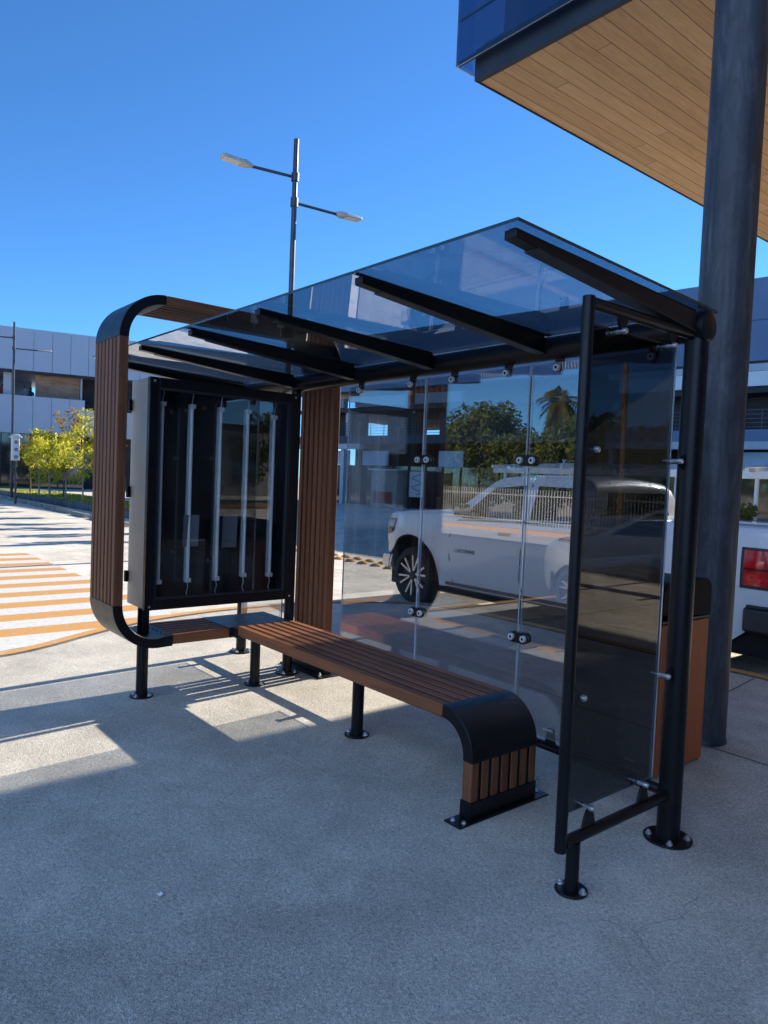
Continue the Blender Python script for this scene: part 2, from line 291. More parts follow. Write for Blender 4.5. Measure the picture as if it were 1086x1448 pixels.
# ------------------------------------------------------------------ mesh helpers
class MB:
    def __init__(s): s.v = []; s.f = []; s.mi = []; s.cur = 0
    def add(s, vs, fs):
        o = len(s.v); s.v += [tuple(x) for x in vs]
        for f in fs: s.f.append([i + o for i in f]); s.mi.append(s.cur)
        return s
    def box(s, a, b):
        x0, y0, z0 = [min(p, q) for p, q in zip(a, b)]; x1, y1, z1 = [max(p, q) for p, q in zip(a, b)]
        return s.add([(x0,y0,z0),(x1,y0,z0),(x1,y1,z0),(x0,y1,z0),(x0,y0,z1),(x1,y0,z1),(x1,y1,z1),(x0,y1,z1)],
                     [(0,3,2,1),(4,5,6,7),(0,1,5,4),(1,2,6,5),(2,3,7,6),(3,0,4,7)])
    def hexa(s, lo, hi):
        return s.add(list(lo) + list(hi), [(0,3,2,1),(4,5,6,7),(0,1,5,4),(1,2,6,5),(2,3,7,6),(3,0,4,7)])
    def tube(s, p, q, r, n=20, r2=None, cap=True):
        p = Vector(p); q = Vector(q); r2 = r if r2 is None else r2
        d = (q - p).normalized(); a = d.orthogonal().normalized(); b = d.cross(a)
        vs = []
        for c, rr in ((p, r), (q, r2)):
            for i in range(n):
                t = 2 * PI * i / n; vs.append(c + a * (rr * math.cos(t)) + b * (rr * math.sin(t)))
        fs = [(i, (i + 1) % n, n + (i + 1) % n, n + i) for i in range(n)]
        if cap: fs += [tuple(range(n - 1, -1, -1)), tuple(range(n, 2 * n))]
        return s.add(vs, fs)
    def path(s, pts, rad, n=8):
        pts = [Vector(p) for p in pts]
        if not hasattr(rad, '__len__'): rad = [rad] * len(pts)
        rings = []; a = None
        for i, p in enumerate(pts):
            d = (pts[min(i + 1, len(pts) - 1)] - pts[max(i - 1, 0)]).normalized()
            a = d.orthogonal().normalized() if a is None else (a - d * a.dot(d)).normalized()
            b = d.cross(a)
            rings.append([p + a * (rad[i] * math.cos(2 * PI * k / n)) + b * (rad[i] * math.sin(2 * PI * k / n)) for k in range(n)])
        vs = [v for r in rings for v in r]; fs = []
        for i in range(len(pts) - 1):
            for k in range(n): fs.append((i*n+k, i*n+(k+1)%n, (i+1)*n+(k+1)%n, (i+1)*n+k))
        fs += [tuple(range(n - 1, -1, -1)), tuple(range((len(pts)-1)*n, len(pts)*n))]
        return s.add(vs, fs)
    def prism(s, poly, axis, a, b):
        """poly of 2-D points (the two axes other than axis, in xyz order), extruded a..b along axis"""
        def P(u, w, t):
            return (t, u, w) if axis == 0 else ((u, t, w) if axis == 1 else (u, w, t))
        n = len(poly)
        vs = [P(u, w, a) for u, w in poly] + [P(u, w, b) for u, w in poly]
        fs = [tuple(range(n - 1, -1, -1)), tuple(range(n, 2 * n))] + [(i, (i+1) % n, n + (i+1) % n, n + i) for i in range(n)]
        return s.add(vs, fs)
    def band(s, inner, outer, axis, a, b):
        """solid curved strip between two polylines, quads only"""
        def P(q, t):
            u, w = q
            return (t, u, w) if axis == 0 else ((u, t, w) if axis == 1 else (u, w, t))
        n = len(inner)
        vs = [P(q, a) for q in inner] + [P(q, a) for q in outer] + [P(q, b) for q in inner] + [P(q, b) for q in outer]
        fs = []
        for i in range(n - 1):
            fs += [(i, i+1, n+i+1, n+i), (2*n+i, 3*n+i, 3*n+i+1, 2*n+i+1), (i, 2*n+i, 2*n+i+1, i+1), (n+i, n+i+1, 3*n+i+1, 3*n+i)]
        fs += [(0, n, 3*n, 2*n), (n-1, 3*n-1, 4*n-1, 2*n-1)]
        return s.add(vs, fs)
    def lathe(s, prof, c, axis=2, n=32):
        """prof: list of (radius, height along axis)"""
        vs = []; m = len(prof)
        for k in range(n):
            t = 2 * PI * k / n
            for r, h in prof:
                u, w = r * math.cos(t), r * math.sin(t)
                q = (h, u, w) if axis == 0 else ((u, h, w) if axis == 1 else (u, w, h))
                vs.append((c[0] + q[0], c[1] + q[1], c[2] + q[2]))
        fs = []
        for k in range(n):
            for j in range(m - 1):
                fs.append((k*m+j, ((k+1) % n)*m+j, ((k+1) % n)*m+j+1, k*m+j+1))
        return s.add(vs, fs)
    def grid(s, fn, nu, nv, flip=False):
        vs = [fn(i / nu, j / nv) for i in range(nu + 1) for j in range(nv + 1)]
        fs = []
        for i in range(nu):
            for j in range(nv):
                a = i * (nv + 1) + j; q = (a, a + nv + 1, a + nv + 2, a + 1)
                fs.append(q[::-1] if flip else q)
        return s.add(vs, fs)
    def build(s, name, mats, parent=None, smooth=35, bevel=0, fix=True, seg=2):
        me = bpy.data.meshes.new(name)
        off = Vector((0, 0, 0))
        if parent is not None:
            q = parent
            while q.parent is not None: q = q.parent
            off = Vector(q.location)
        me.from_pydata([tuple(Vector(v) - off) for v in s.v], [], s.f)
        if not isinstance(mats, (list, tuple)): mats = [mats]
        for m in mats: me.materials.append(m)
        if len(mats) > 1: me.polygons.foreach_set('material_index', s.mi)
        if fix:
            bm = bmesh.new(); bm.from_mesh(me); bmesh.ops.recalc_face_normals(bm, faces=bm.faces[:]); bm.to_mesh(me); bm.free()
        if smooth:
            me.shade_smooth(); me.set_sharp_from_angle(angle=math.radians(smooth))
        me.update()
        o = bpy.data.objects.new(name, me); COL.objects.link(o)
        if parent is not None: o.parent = parent
        if bevel:
            md = o.modifiers.new('bevel', 'BEVEL'); md.width = bevel; md.segments = seg; md.limit_method = 'ANGLE'; md.angle_limit = math.radians(40)
            md.harden_normals = False
        return o

def tag(o, label=None, cat=None, group=None, kind=None):
    if label: o['label'] = label
    if cat: o['category'] = cat
    if group: o['group'] = group
    if kind: o['kind'] = kind
    return o
def thing(name, loc, label, cat, group=None):
    o = bpy.data.objects.new(name, None); COL.objects.link(o); o.location = loc; o.empty_display_size = .2
    return tag(o, label, cat, group)
def kids(o): return [c for c in bpy.data.objects if c.parent is o]
def copy_tree(o, loc=None, rotz=None, scale=None, label=None, parent=None):
    ch = kids(o)
    c = o.copy(); COL.objects.link(c)
    if parent is not None: c.parent = parent
    for k in ch: copy_tree(k, parent=c)
    if loc is not None: c.location = loc
    if rotz is not None: c.rotation_euler = (0, 0, rotz)
    if scale is not None: c.scale = (scale,) * 3 if not hasattr(scale, '__len__') else scale
    if label: c['label'] = label
    return c

# ------------------------------------------------------------------ setting: ground, kerb, markings
RZ = -.15                                              # road level; the sidewalk is level zero
g = MB(); g.add([(-900, -900, RZ), (900, -900, RZ), (900, 900, RZ), (-900, 900, RZ)], [(0, 1, 2, 3)])
tag(g.build('ground', M['lot'], fix=False), kind='structure')

edge = [(-4.80, -14), (-4.88, -6), (-4.93, -3.0), (-5.05, -1.85), (-5.22, -1.45), (-5.45, -1.1), (-5.75, -.62), (-5.96, -.13), (-6.09, .5), (-6.14, 1.0),
        (-6.11, 1.62), (-5.97, 2.3), (-5.72, 2.85), (-5.42, 3.24), (-5.1, 3.43), (-4.6, 3.55), (-3.57, 3.57), (20, 3.57)]
def chaikin(p, it=2):
    for _ in range(it):
        q = [p[0]]
        for a, b in zip(p, p[1:]):
            q += [(a[0]*.75+b[0]*.25, a[1]*.75+b[1]*.25), (a[0]*.25+b[0]*.75, a[1]*.25+b[1]*.75)]
        p = q + [p[-1]]
    return p
edge = chaikin(edge)
def offset(p, d):
    out = []
    for i in range(len(p)):
        a = Vector(p[max(i-1, 0)]); b = Vector(p[min(i+1, len(p)-1)]); t = (b - a).normalized(); n = Vector((t.y, -t.x))   # toward the sidewalk side
        out.append((p[i][0] + n.x * d, p[i][1] + n.y * d))
    return out
inn = offset(edge, .17)
sw = MB(); sw.add([(x, y, 0) for x, y in inn] + [(20, -14, 0)], [tuple(range(len(inn) + 1))])
o = sw.build('sidewalk', M['pave'], smooth=0); tag(o, kind='structure')
kb = MB(); kb.band(inn, edge, 2, RZ, .003)
tag(kb.build('kerb', [M['kerb']], smooth=50), kind='structure')
yl = MB(); a_, b_ = offset(edge, .012), offset(edge, .13)
yl.add([(x, y, .0075) for x, y in a_] + [(x, y, .0075) for x, y in b_], [(i, i+1, len(a_)+i+1, len(a_)+i) for i in range(len(a_)-1)])
tag(yl.build('kerb_paint', M['yellow'], smooth=0), kind='structure')
# joints in the sidewalk concrete
jt = MB()
def strip(p, q, w, z):
    p = Vector((*p, z)); q = Vector((*q, z)); n = (q - p).cross(Vector((0, 0, 1))).normalized() * (w / 2)
    jt.add([p - n, p + n, q + n, q - n], [(0, 1, 2, 3)])
strip((-4.25, -13.9), (-4.98, -2.2), .012, .004); strip((-4.98, -2.2), (-5.35, -1.0), .012, .004)
strip((-1.0, 2.70), (-1.08, 3.39), .01, .004); strip((-.95, 1.36), (4, 1.3), .01, .004); strip((-2.1, 1.42), (-.95, 1.36), .008, .004)
tag(jt.build('pavement_joints', M['seam'], smooth=0, fix=False), kind='structure')

cw = MB(); ww = MB()
for k in range(10):
    x1 = -6.36 - .802 * k
    cw.add([(x1 - .385, -4.6, RZ + .004), (x1, -4.6, RZ + .004), (x1, .52 + (.35 if k < 2 else 0), RZ + .004), (x1 - .385, .52 + (.35 if k < 2 else 0), RZ + .004)], [(0, 1, 2, 3)])
    ww.add([(x1, -4.6, RZ + .004), (x1 + .417 + (.25 if k == 0 else 0), -4.6, RZ + .004), (x1 + .417 + (.25 if k == 0 else 0), .5, RZ + .004), (x1, .5, RZ + .004)], [(0, 1, 2, 3)])
tag(cw.build('crosswalk_yellow_paint', M['yellow'], smooth=0, fix=False), kind='structure')
tag(ww.build('crosswalk_white_paint', M['white'], smooth=0, fix=False), kind='structure')
# parking bay lines under and beside the pickup
pk = MB()
pk.add([(-8, 5.95, RZ + .004), (2, 5.95, RZ + .004), (2, 6.05, RZ + .004), (-8, 6.05, RZ + .004)], [(0, 1, 2, 3)])
tag(pk.build('parking_paint', M['white'], smooth=0, fix=False), kind='structure')
# asphalt road that starts just behind and left of the camera, with a painted kerb line
M['asphalt'] = concrete('asphalt', (.035, .034, .033), (.085, .083, .08), 1.0, .8, None, .25)
ar = MB(); ar.add([(-60, -12.9, .005), (10, -12.9, .005), (10, -4.2, .005), (-1.6, -3.6, .005), (-2.6, -2.8, .005), (-4.4, -2.78, .005), (-4.4, -4.7, .005), (-60, -4.7, .005)], [tuple(range(8))])
tag(ar.build('road', M['asphalt'], smooth=0), kind='structure')
kl = MB(); kl.box((-4.4, -2.76, .0045), (-2.6, -2.64, .011)); tag(kl.build('road_edge_paint', M['yellow'], smooth=0), kind='structure')
# far planted strip behind a long dark kerb
ls = MB(); ls.box((-75, 6.55, RZ), (-24, 10.2, RZ + .15)); tag(ls.build('planting_strip', M['grass'], smooth=0), kind='structure')
# planted verge and yellow kerb across the road behind the camera
ys = MB(); ys.box((-70, -17.7, RZ), (-8.3, -17.45, .0)); tag(ys.build('far_kerb', M['yellow'], smooth=0), kind='structure')
ws = MB(); ws.box((-70, -20.4, RZ), (-8.3, -17.702, -.02)); tag(ws.build('far_pavement', M['lot'], smooth=0), kind='structure')
es = MB(); es.box((24.6, 6, RZ), (24.9, 40, .02)); tag(es.build('east_kerb', M['yellow'], smooth=0), kind='structure')
el = MB(); el.box((24.902, 6, RZ), (33, 40, -.02)); tag(el.build('lawn', M['grass'], smooth=0), kind='structure')

lk = MB(); 
for i in range(10):
    x0 = -70 + i * 4.6
    lk.box((x0, 6.25 + random.uniform(-.02, .02), RZ), (x0 + 4.55, 6.54, RZ + .27))
lkt = lk.build('long_kerb_wall', M['kerb'], bevel=.04); tag(lkt, 'long low dark concrete kerb along the planted strip with young trees', 'kerb')

def wheel_stop():
    m = MB(); m.prism([(-.11, 0), (.11, 0), (.07, .13), (-.07, .13)], 0, -.85, .85)
    return m
ws0 = None
stops = [(-21.2, 4.9), (-23.3, 4.93), (-25.4, 4.97), (-27.6, 5.05), (-29.8, 5.1), (-32.1, 5.17), (-34.4, 5.25), (-36.7, 5.33), (-39.0, 5.4)]
SLAB = 'low concrete wheel stop in the row in front of the long dark kerb'
for i, (x, y) in enumerate(stops):
    if ws0 is None:
        ws0 = wheel_stop().build('wheel_stop', M['stop'], bevel=.02); oo = ws0
        tag(ws0, SLAB, 'wheel stop', 'wheel stops along the long kerb')
    else:
        oo = ws0.copy(); COL.objects.link(oo)
    oo.location = (x, y, RZ + .003); oo.rotation_euler = (0, 0, random.uniform(-.08, .08))

# yellow speed-bump domes on the road in front of the pickup
db = MB(); db.lathe([(0.0001, .06), (.05, .055), (.09, .038), (.12, .014), (.128, .0)], (0, 0, 0), 2, 20)
dome0 = None
for i in range(9):
    x = -12.7 + .43 * i
    for r_ in (0, 1):
        if dome0 is None:
            dome0 = db.build('road_stud', M['yellow'], smooth=60); dd = dome0
            tag(dome0, 'yellow domed road stud in the double row crossing the road before the pickup', 'road stud', 'yellow domed road studs')
        else: dd = dome0.copy(); COL.objects.link(dd)
        dd.location = (x + .21 * r_, 6.05 + .36 * r_, RZ)

# ------------------------------------------------------------------ bus shelter
SH = thing('bus_shelter', (0, 0, 0), 'black steel bus shelter with tinted glass roof, glass back wall and a framed side pane', 'bus shelter')
B = M['black']
def flange(parent, x, y, r, name='base_plate', nb=4, thick=.012, a0=.6):
    m = MB(); m.tube((x, y, .001), (x, y, thick), r, 36)
    bp = m.build(name, B, parent, bevel=.003)
    for k in range(nb):
        a = a0 + 2 * PI * k / nb; bx, by = x + r * .78 * math.cos(a), y + r * .78 * math.sin(a)
        q = MB(); q.tube((bx, by, thick), (bx, by, thick + .003), .0155, 16); q.tube((bx, by, thick + .003), (bx, by, thick + .013), .0115, 6); q.tube((bx, by, thick + .013), (bx, by, thick + .019), .006, 10)
        q.build('bolt', M['bolt'], bp, smooth=25)
    return bp
# posts
m = MB(); m.tube((0, 0, .01), (0, 0, 2.31), .052, 40); pR = m.build('post', B, SH); flange(pR, 0, 0, .108)
m = MB(); m.tube((-4.13, .02, .01), (-4.13, .02, 2.31), .045, 32); pA = m.build('post', B, SH); flange(pA, -4.13, .02, .10)
# beam with end caps
m = MB(); m.tube((-4.2, 0, 2.334), (.035, 0, 2.334), .062, 40); bm_ = m.build('beam', B, SH)
m = MB(); m.lathe([(.0001, .0285), (.040, .0275), (.056, .024), (.066, .016), (.0685, .008), (.0685, -.06), (.062, -.062)], (.035, 0, 2.334), 0, 48); m.build('end_cap', B, bm_, smooth=22)
m = MB(); m.lathe([(.0001, -.03), (.058, -.02), (.066, 0), (.066, .05)], (-4.2, 0, 2.334), 0, 32); m.build('end_cap', B, bm_, smooth=50)
# tapered rafters
for x in (0.005, -.83, -1.69, -2.50, -3.30, -4.12):
    w = .027
    m = MB(); m.hexa([(x-w,-1.28,2.421),(x+w,-1.28,2.421),(x+w,-.045,2.303),(x-w,-.045,2.303)], [(x-w,-1.28,2.4525),(x+w,-1.28,2.4525),(x+w,-.045,2.384),(x-w,-.045,2.384)])
    rf = m.build('rafter', B, SH, bevel=.003)
    m = MB(); m.hexa([(x-.031,-1.17,2.4055),(x+.031,-1.17,2.4055),(x+.031,-.05,2.2985),(x-.031,-.05,2.2985)], [(x-.031,-1.17,2.4102),(x+.031,-1.17,2.4102),(x+.031,-.05,2.3032),(x-.031,-.05,2.3032)])
    m.build('lower_flange', M['fascia'], rf)
    m = MB(); m.hexa([(x-.012,-1.27,2.4522),(x+.012,-1.27,2.4522),(x+.012,-.05,2.3842),(x-.012,-.05,2.3842)], [(x-.012,-1.27,2.4575),(x+.012,-1.27,2.4575),(x+.012,-.05,2.4025),(x-.012,-.05,2.4025)])
    m.build('glass_gasket', M['blackmat'], rf)
# roof glass : three panes
def roofz(y): return 2.399 + (.0511 - y) / (1.3102 + .0511) * (2.459 - 2.399)
for x0, x1 in ((-4.21, -2.506), (-2.497, -.836), (-.827, .062)):
    m = MB(); m.hexa([(x0,-1.31,roofz(-1.31)),(x1,-1.31,roofz(-1.31)),(x1,.051,roofz(.051)),(x0,.051,roofz(.051))], [(x0,-1.31,roofz(-1.31)+.012),(x1,-1.31,roofz(-1.31)+.012),(x1,.051,roofz(.051)+.012),(x0,.051,roofz(.051)+.012)])
    m.mi = [0, 0, 1, 1, 1, 1]
    m.build('roof_pane', [M['roofglass'], M['edgedark']], SH, smooth=0)
# back wall panes
GY = -.022
def pane(x0, x1, z0, z1, y, t=.012, name='back_pane'):
    m = MB(); m.box((x0, y - t/2, z0), (x1, y + t/2, z1)); m.mi = [1, 1, 0, 1, 0, 1]
    return m.build(name, [M['glass'], M['edge']], SH, smooth=0)
for x0, x1 in ((-.903, -.082), (-1.743, -.921), (-2.565, -1.761), (-4.06, -3.39)): pane(x0, x1, .265, 2.252, GY)
# bottom rail of the back wall
m = MB(); m.tube((-4.10, 0, .215), (-.05, 0, .215), .024, 20); rail = m.build('bottom_rail', B, SH)
# pane clamps
def button(x, z, y, parent):
    m = MB(); m.lathe([(.0085, -.013), (.0095, -.0145), (.0155, -.0145), (.0185, -.011), (.0198, -.004), (.0198, .004)], (x, y, z), 1, 22); o = m.build('clamp_button', M['steelbtn'], parent, smooth=40)
    m = MB(); m.lathe([(.0001, -.0105), (.0088, -.0105), (.0088, .0)], (x, y, z), 1, 12); m.build('hex_socket', M['blackmat'], o)
def twin_clamp(x, z):
    k = MB()
    pts = []
    for i in range(24):
        t = 2 * PI * i / 24; cx = .036 if math.cos(t) > 0 else -.036
        pts.append((x + cx + .030 * math.cos(t) , z + .030 * math.sin(t)))
    k.prism(pts, 1, GY - .011, GY - .0055); k.prism(pts, 1, GY + .0055, GY + .03)
    c = k.build('pane_clamp', B, SH, bevel=.002)
    for s in (-1, 1): button(x + s * .042, z, GY - .013, c)
for x in (-.911, -1.751):
    for z in (1.737, .762): twin_clamp(x, z)
def hanger(x, z, top=2.285):
    k = MB()
    k.hexa([(x-.018,-.014,z-.02),(x+.018,-.014,z-.02),(x+.018,.0,z-.02),(x-.018,.0,z-.02)], [(x-.03,-.014,top),(x+.03,-.014,top),(x+.03,.0,top),(x-.03,.0,top)])
    c = k.build('pane_hanger', B, SH, bevel=.002)
    button(x, z, GY - .006, c)
for x in (-.20, -.74, -1.09, -1.52, -1.90, -2.45, -3.52, -3.95): hanger(x, 2.225)
def foot(x):
    k = MB()
    k.hexa([(x-.034,-.012,.225),(x+.034,-.012,.225),(x+.034,.006,.225),(x-.034,.006,.225)], [(x-.018,-.012,.315),(x+.018,-.012,.315),(x+.018,.006,.315),(x-.018,.006,.315)])
    c = k.build('pane_foot', B, rail, bevel=.002)
    k = MB(); k.tube((x - .03, GY - .008, .312), (x + .03, GY - .008, .312), .007, 10); k.build('foot_pin', M['bolt'], c) if False else k.build('foot_pin', M['bolt'], SH)
for x in (-.2, -.68, -1.12, -1.5, -1.96, -2.4, -3.5, -3.95): foot(x)
# framed side pane
m = MB()
r_ = .0235
m.path([(0, -.818, .185), (0, -.818, 2.3)], r_, 20); m.path([(0, -.80, 2.2985), (0, -.02, 2.2985)], r_, 20); m.path([(0, -.80, .2146), (0, -.02, .2146)], r_, 20)
m.tube((0, -.818, 2.297), (0, -.818, 2.321), r_, 20); 
sf = m.build('side_frame', B, SH, bevel=.002)
m = MB(); m.tube((0, -.7326, .01), (0, -.7326, .20), .027, 24); fl = m.build('frame_leg', B, SH); flange(fl, 0, -.7326, .065, nb=2, a0=.1)
m = MB(); m.box((-.033, -.775, .31), (-.023, -.135, 2.235)); m.mi = [1, 1, 1, 0, 1, 0]; m.build('side_pane', [M['sideglass'], M['edge']], SH, smooth=0)
def side_clamp(y, z, dy, dz):
    """black lug on the frame and a steel pin through the pane at (y, z)"""
    k = MB()
    a = Vector((0, y + dy * .062, z + dz * .062)); t = Vector((0, -dz, dy)); d = Vector((0, dy, dz))
    def P(u, w, x): q = a + t * u - d * w; return (x, q.y, q.z)
    poly = [(-.042, -.012), (.042, -.012), (.028, .03), (.014, .055), (0, .062), (-.014, .055), (-.028, .03)]
    n = len(poly); vs = [P(u, w, -.006) for u, w in poly] + [P(u, w, .006) for u, w in poly]
    k.add(vs, [tuple(range(n)), tuple(range(2*n-1, n-1, -1))] + [(i, (i+1) % n, n+(i+1) % n, n+i) for i in range(n)])
    c = k.build('frame_lug', B, SH, bevel=.0015)
    q = MB(); q.tube((-.05, y, z), (.012, y, z), .0095, 16); q.lathe([(.0001, .02), (.01, .017), (.013, .008), (.013, .0)], (.006, y, z), 0, 14); q.lathe([(.0001, -.012), (.013, -.010), (.015, -.004), (.015, 0)], (-.034, y, z), 0, 14)
    q.build('lug_pin', M['bolt'], c, smooth=50)
side_clamp(-.735, 1.75, -1, 0); side_clamp(-.105, 1.735, 1, 0); side_clamp(-.105, .775, 1, 0); side_clamp(-.735, .78, -1, 0)
side_clamp(-.59, 2.225, 0, 1); side_clamp(-.21, 2.225, 0, 1); side_clamp(-.64, .315, 0, -1); side_clamp(-.24, .315, 0, -1)

# ------------------------------------------------------------------ slatted loop bench
BE = thing('slatted_bench', (-3.3, -.4, 0), 'brown slatted bench that runs along the shelter and curls into a tall rounded slatted loop', 'bench')
X0, X1 = -3.545, -3.073; W = X1 - X0; NS = 7; SW = .0485; ST = (W - NS * SW) / (NS - 1)
def slats_x(fn):
    for i in range(NS):
        a = X0 + i * (SW + ST); fn(a, a + SW)
YF, YBK, ZT, ZB, TH, R = -1.5015, .263, 2.770, .392, .064, .31
m = MB(); slats_x(lambda a, b: m.box((a, YF + .001, ZB + R), (b, YF + TH, ZT - R))); m.build('front_slats', M['woodz'], BE, bevel=.004)
m = MB(); slats_x(lambda a, b: m.box((a, YF + R, ZT - TH), (b, YBK - R, ZT - .001))); m.build('top_slats', M['woody'], BE, bevel=.004)
m = MB(); slats_x(lambda a, b: m.box((a, YBK - TH, .10), (b, YBK - .001, ZT - R))); m.build('back_slats', M['woodz'], BE, bevel=.004)
SB = .472                                                   # seat level in the loop
m = MB(); slats_x(lambda a, b: m.box((a, -1.082, SB - .066), (b, -.655, SB - .001))); m.build('loop_seat_slats', M['woody'], BE, bevel=.004)
def arc(cy, cz, r, a0, a1, n=18):
    return [(cy + r * math.cos(math.radians(a0 + (a1 - a0) * i / n)), cz + r * math.sin(math.radians(a0 + (a1 - a0) * i / n))) for i in range(n + 1)]
m = MB(); m.band(arc(YF + R, ZT - R, R - TH, 180, 90), arc(YF + R, ZT - R, R, 180, 90), 0, X0, X1); mc = m.build('corner_cover', B, BE, smooth=40, bevel=.003)
m = MB()
for i in range(4):
    a = math.radians(150 - 8 * 0); yy = YF + R + .02; zz = ZT - TH - .001
    m.tube((X0 + .08 + i * .1, YF + R - .05, ZT - TH + .004), (X0 + .08 + i * .1, YF + R - .05, ZT - TH - .002), .008, 10)
m.build('screw', M['bolt'], mc)
m = MB(); m.band(arc(YBK - R, ZT - R, R - TH, 90, 0), arc(YBK - R, ZT - R, R, 90, 0), 0, X0, X1); m.build('corner_cover', B, BE, smooth=40, bevel=.003)
m = MB(); lo = arc(YF + R, ZB + R, R, 180, 270) + [(-1.084, ZB + .004)]; li = arc(YF + R, ZB + R, R - TH, 180, 270) + [(-1.084, SB)]
lo[-2] = (lo[-2][0], ZB); li[-2] = (li[-2][0], ZB + TH)
m.band(li, lo, 0, X0, X1); mc = m.build('corner_cover', B, BE, smooth=40, bevel=.003)
m = MB()
for i in range(6): m.tube((X0 + .05 + i * .075, -1.12, SB - .001), (X0 + .05 + i * .075, -1.12, SB + .0025), .008, 10)
m.build('screw', M['blackmat'], mc)
# near-black strips fill the board gaps, coloured to draw the shade between them
def gaps(lo, sw_, n=NS):
    st_ = (W_ - n * sw_) / (n - 1); return [(lo + i * (sw_ + st_) + sw_ - .002, lo + (i + 1) * (sw_ + st_) + .002) for i in range(n - 1)]
W_ = W
m = MB()
for a, b in gaps(X0, SW): m.box((a, YF + .009, ZB + R + .002), (b, YF + TH - .004, ZT - R - .002))
m.build('gap_shade_strip', M['blackmat'], BE, smooth=0)
m = MB()
for a, b in gaps(X0, SW): m.box((a, -1.08, SB - .060), (b, -.657, SB - .010))
m.build('gap_shade_strip', M['blackmat'], BE, smooth=0)
# base of the back upright
m = MB(); m.box((X0 - .004, YBK - TH - .006, .012), (X1 + .004, YBK + .006, .10)); m.box((X0 - .06, YBK - TH - .09, .001), (X1 + .06, YBK + .05, .012)); bb = m.build('upright_foot', B, BE, bevel=.003)
m = MB()
for x, y in ((X0 - .03, YBK - TH - .06), (X1 + .03, YBK - TH - .06), (X0 - .03, YBK + .025), (X1 + .03, YBK + .025)): m.tube((x, y, .012), (x, y, .03), .012, 6); m.tube((x, y, .03), (x, y, .045), .006, 8)
m.build('bolt', M['bolt'], bb)
# metal corner plate between the loop seat and the long seat
YB1, YB2, HS = -.642, -.169, .507
m = MB(); m.box((X0, -.653, .405), (X1 + .0, -.10, .4735)); m.box((X1 + .002, -.652, .42), (-2.975, YB2, .490)); m.build('corner_plate', B, BE, bevel=.004)
# long seat
XS, XE, RC = -2.972, -.640, .217
def slats_y(fn):
    sw = .0485; st = (YB2 - YB1 - NS * sw) / (NS - 1)
    for i in range(NS):
        a = YB1 + i * (sw + st); fn(a, a + sw)
m = MB(); slats_y(lambda a, b: m.box((XS, a, HS - .068), (XE - RC, b, HS))); m.build('seat_slats', M['woodx'], BE, bevel=.004)
m = MB()
for x in (-2.6, -1.86, -1.15): m.box((x - .03, YB1 + .03, HS - .078), (x + .03, YB2 - .03, HS - .069))
m.build('cross_bearer', B, BE)
lo = arc(XE - RC, HS - RC, RC, 90, 0, 20) + [(XE, .2755)]; li = arc(XE - RC, HS - RC, RC - .064, 90, 0, 20) + [(XE - .064, .2755)]
m = MB(); m.band(li, lo, 1, YB1 - .002, YB2 + .002); m.build('end_cover', B, BE, smooth=40, bevel=.003)
W_ = YB2 - YB1
m = MB()
for a, b in gaps(YB1, .0485): m.box((XS + .002, a, HS - .064), (XE - RC - .002, b, HS - .005)); 
m.build('gap_shade_strip', M['blackmat'], BE, smooth=0)  # seat backing, raised near flush and blackened as gap shade
m = MB()
for a, b in gaps(YB1, .0485): m.box((XE - .058, a, .09), (XE - .007, b, .274))
m.build('gap_shade_strip', M['blackmat'], BE, smooth=0)
m = MB(); slats_y(lambda a, b: m.box((XE - .062, a, .088), (XE - .001, b, .2752))); m.build('end_slats', M['woodz'], BE, bevel=.004)
m = MB(); m.box((XE - .066, YB1 - .006, .010), (XE + .003, YB2 + .006, .088)); m.box((XE - .075, YB1 - .10, .001), (XE + .03, YB2 + .08, .0095)); ef = m.build('end_foot', B, BE, bevel=.002)
for x, y in ((XE - .045, YB1 - .07), (XE + .008, YB1 - .05), (XE - .03, YB2 + .05)):
    m = MB(); m.tube((x, y, .0095), (x, y, .013), .013, 14); m.tube((x, y, .013), (x, y, .021), .0095, 6); m.build('bolt', M['bolt'], ef, smooth=25)
for x, y in ((-3.16, -.385), (-1.858, -.39)):
    m = MB(); m.tube((x, y, .01), (x, y, .4), .0375, 28); m.tube((x, y, .40), (x, y, HS - .0685 if x > -3 else .4045), .0375, 28); lg = m.build('leg', B, BE); flange(lg, x, y, .078, nb=2, a0=.4)

# ------------------------------------------------------------------ lit display box (unlit), empty of its poster
AD = thing('display_box', (-3.37, -.6, 0), 'black glazed poster display cabinet with five bare fluorescent tubes and no poster', 'display cabinet')
cx0, cx1, y0, y1, z0, z1 = -3.545, -3.245, -1.238, -.058, .635, 2.236
m = MB(); m.cur = 0
m.box((cx0, y0, z0), (cx1, y0 + .02, z1)); m.box((cx0, y1 - .02, z0), (cx1, y1, z1)); m.box((cx0, y0 + .0205, z1 - .02), (cx1, y1 - .0205, z1)); m.box((cx0, y0 + .0205, z0), (cx1, y1 - .0205, z0 + .02)); 
cab = m.build('cabinet', M['steelgrey'], AD, bevel=.004)
m = MB(); m.box((cx0 + .12, y0 + .0205, z0 + .0205), (cx0 + .14, y1 - .0205, z1 - .0205)); m.box((cx0 + .141, y0 + .0206, z0 + .0206), (cx1 - .001, y0 + .026, z1 - .0206)); m.box((cx0 + .141, y1 - .026, z0 + .0206), (cx1 - .001, y1 - .0206, z1 - .0206)); m.box((cx0 + .141, y0 + .0262, z0 + .0206), (cx1 - .001, y1 - .0262, z0 + .026)); m.box((cx0 + .141, y0 + .0262, z1 - .026), (cx1 - .001, y1 - .0262, z1 - .0206)); m.build('back_panel', M['blackmat'], AD)
fx0, fx1, fw = cx1 + .001, -3.197, .062
m = MB()
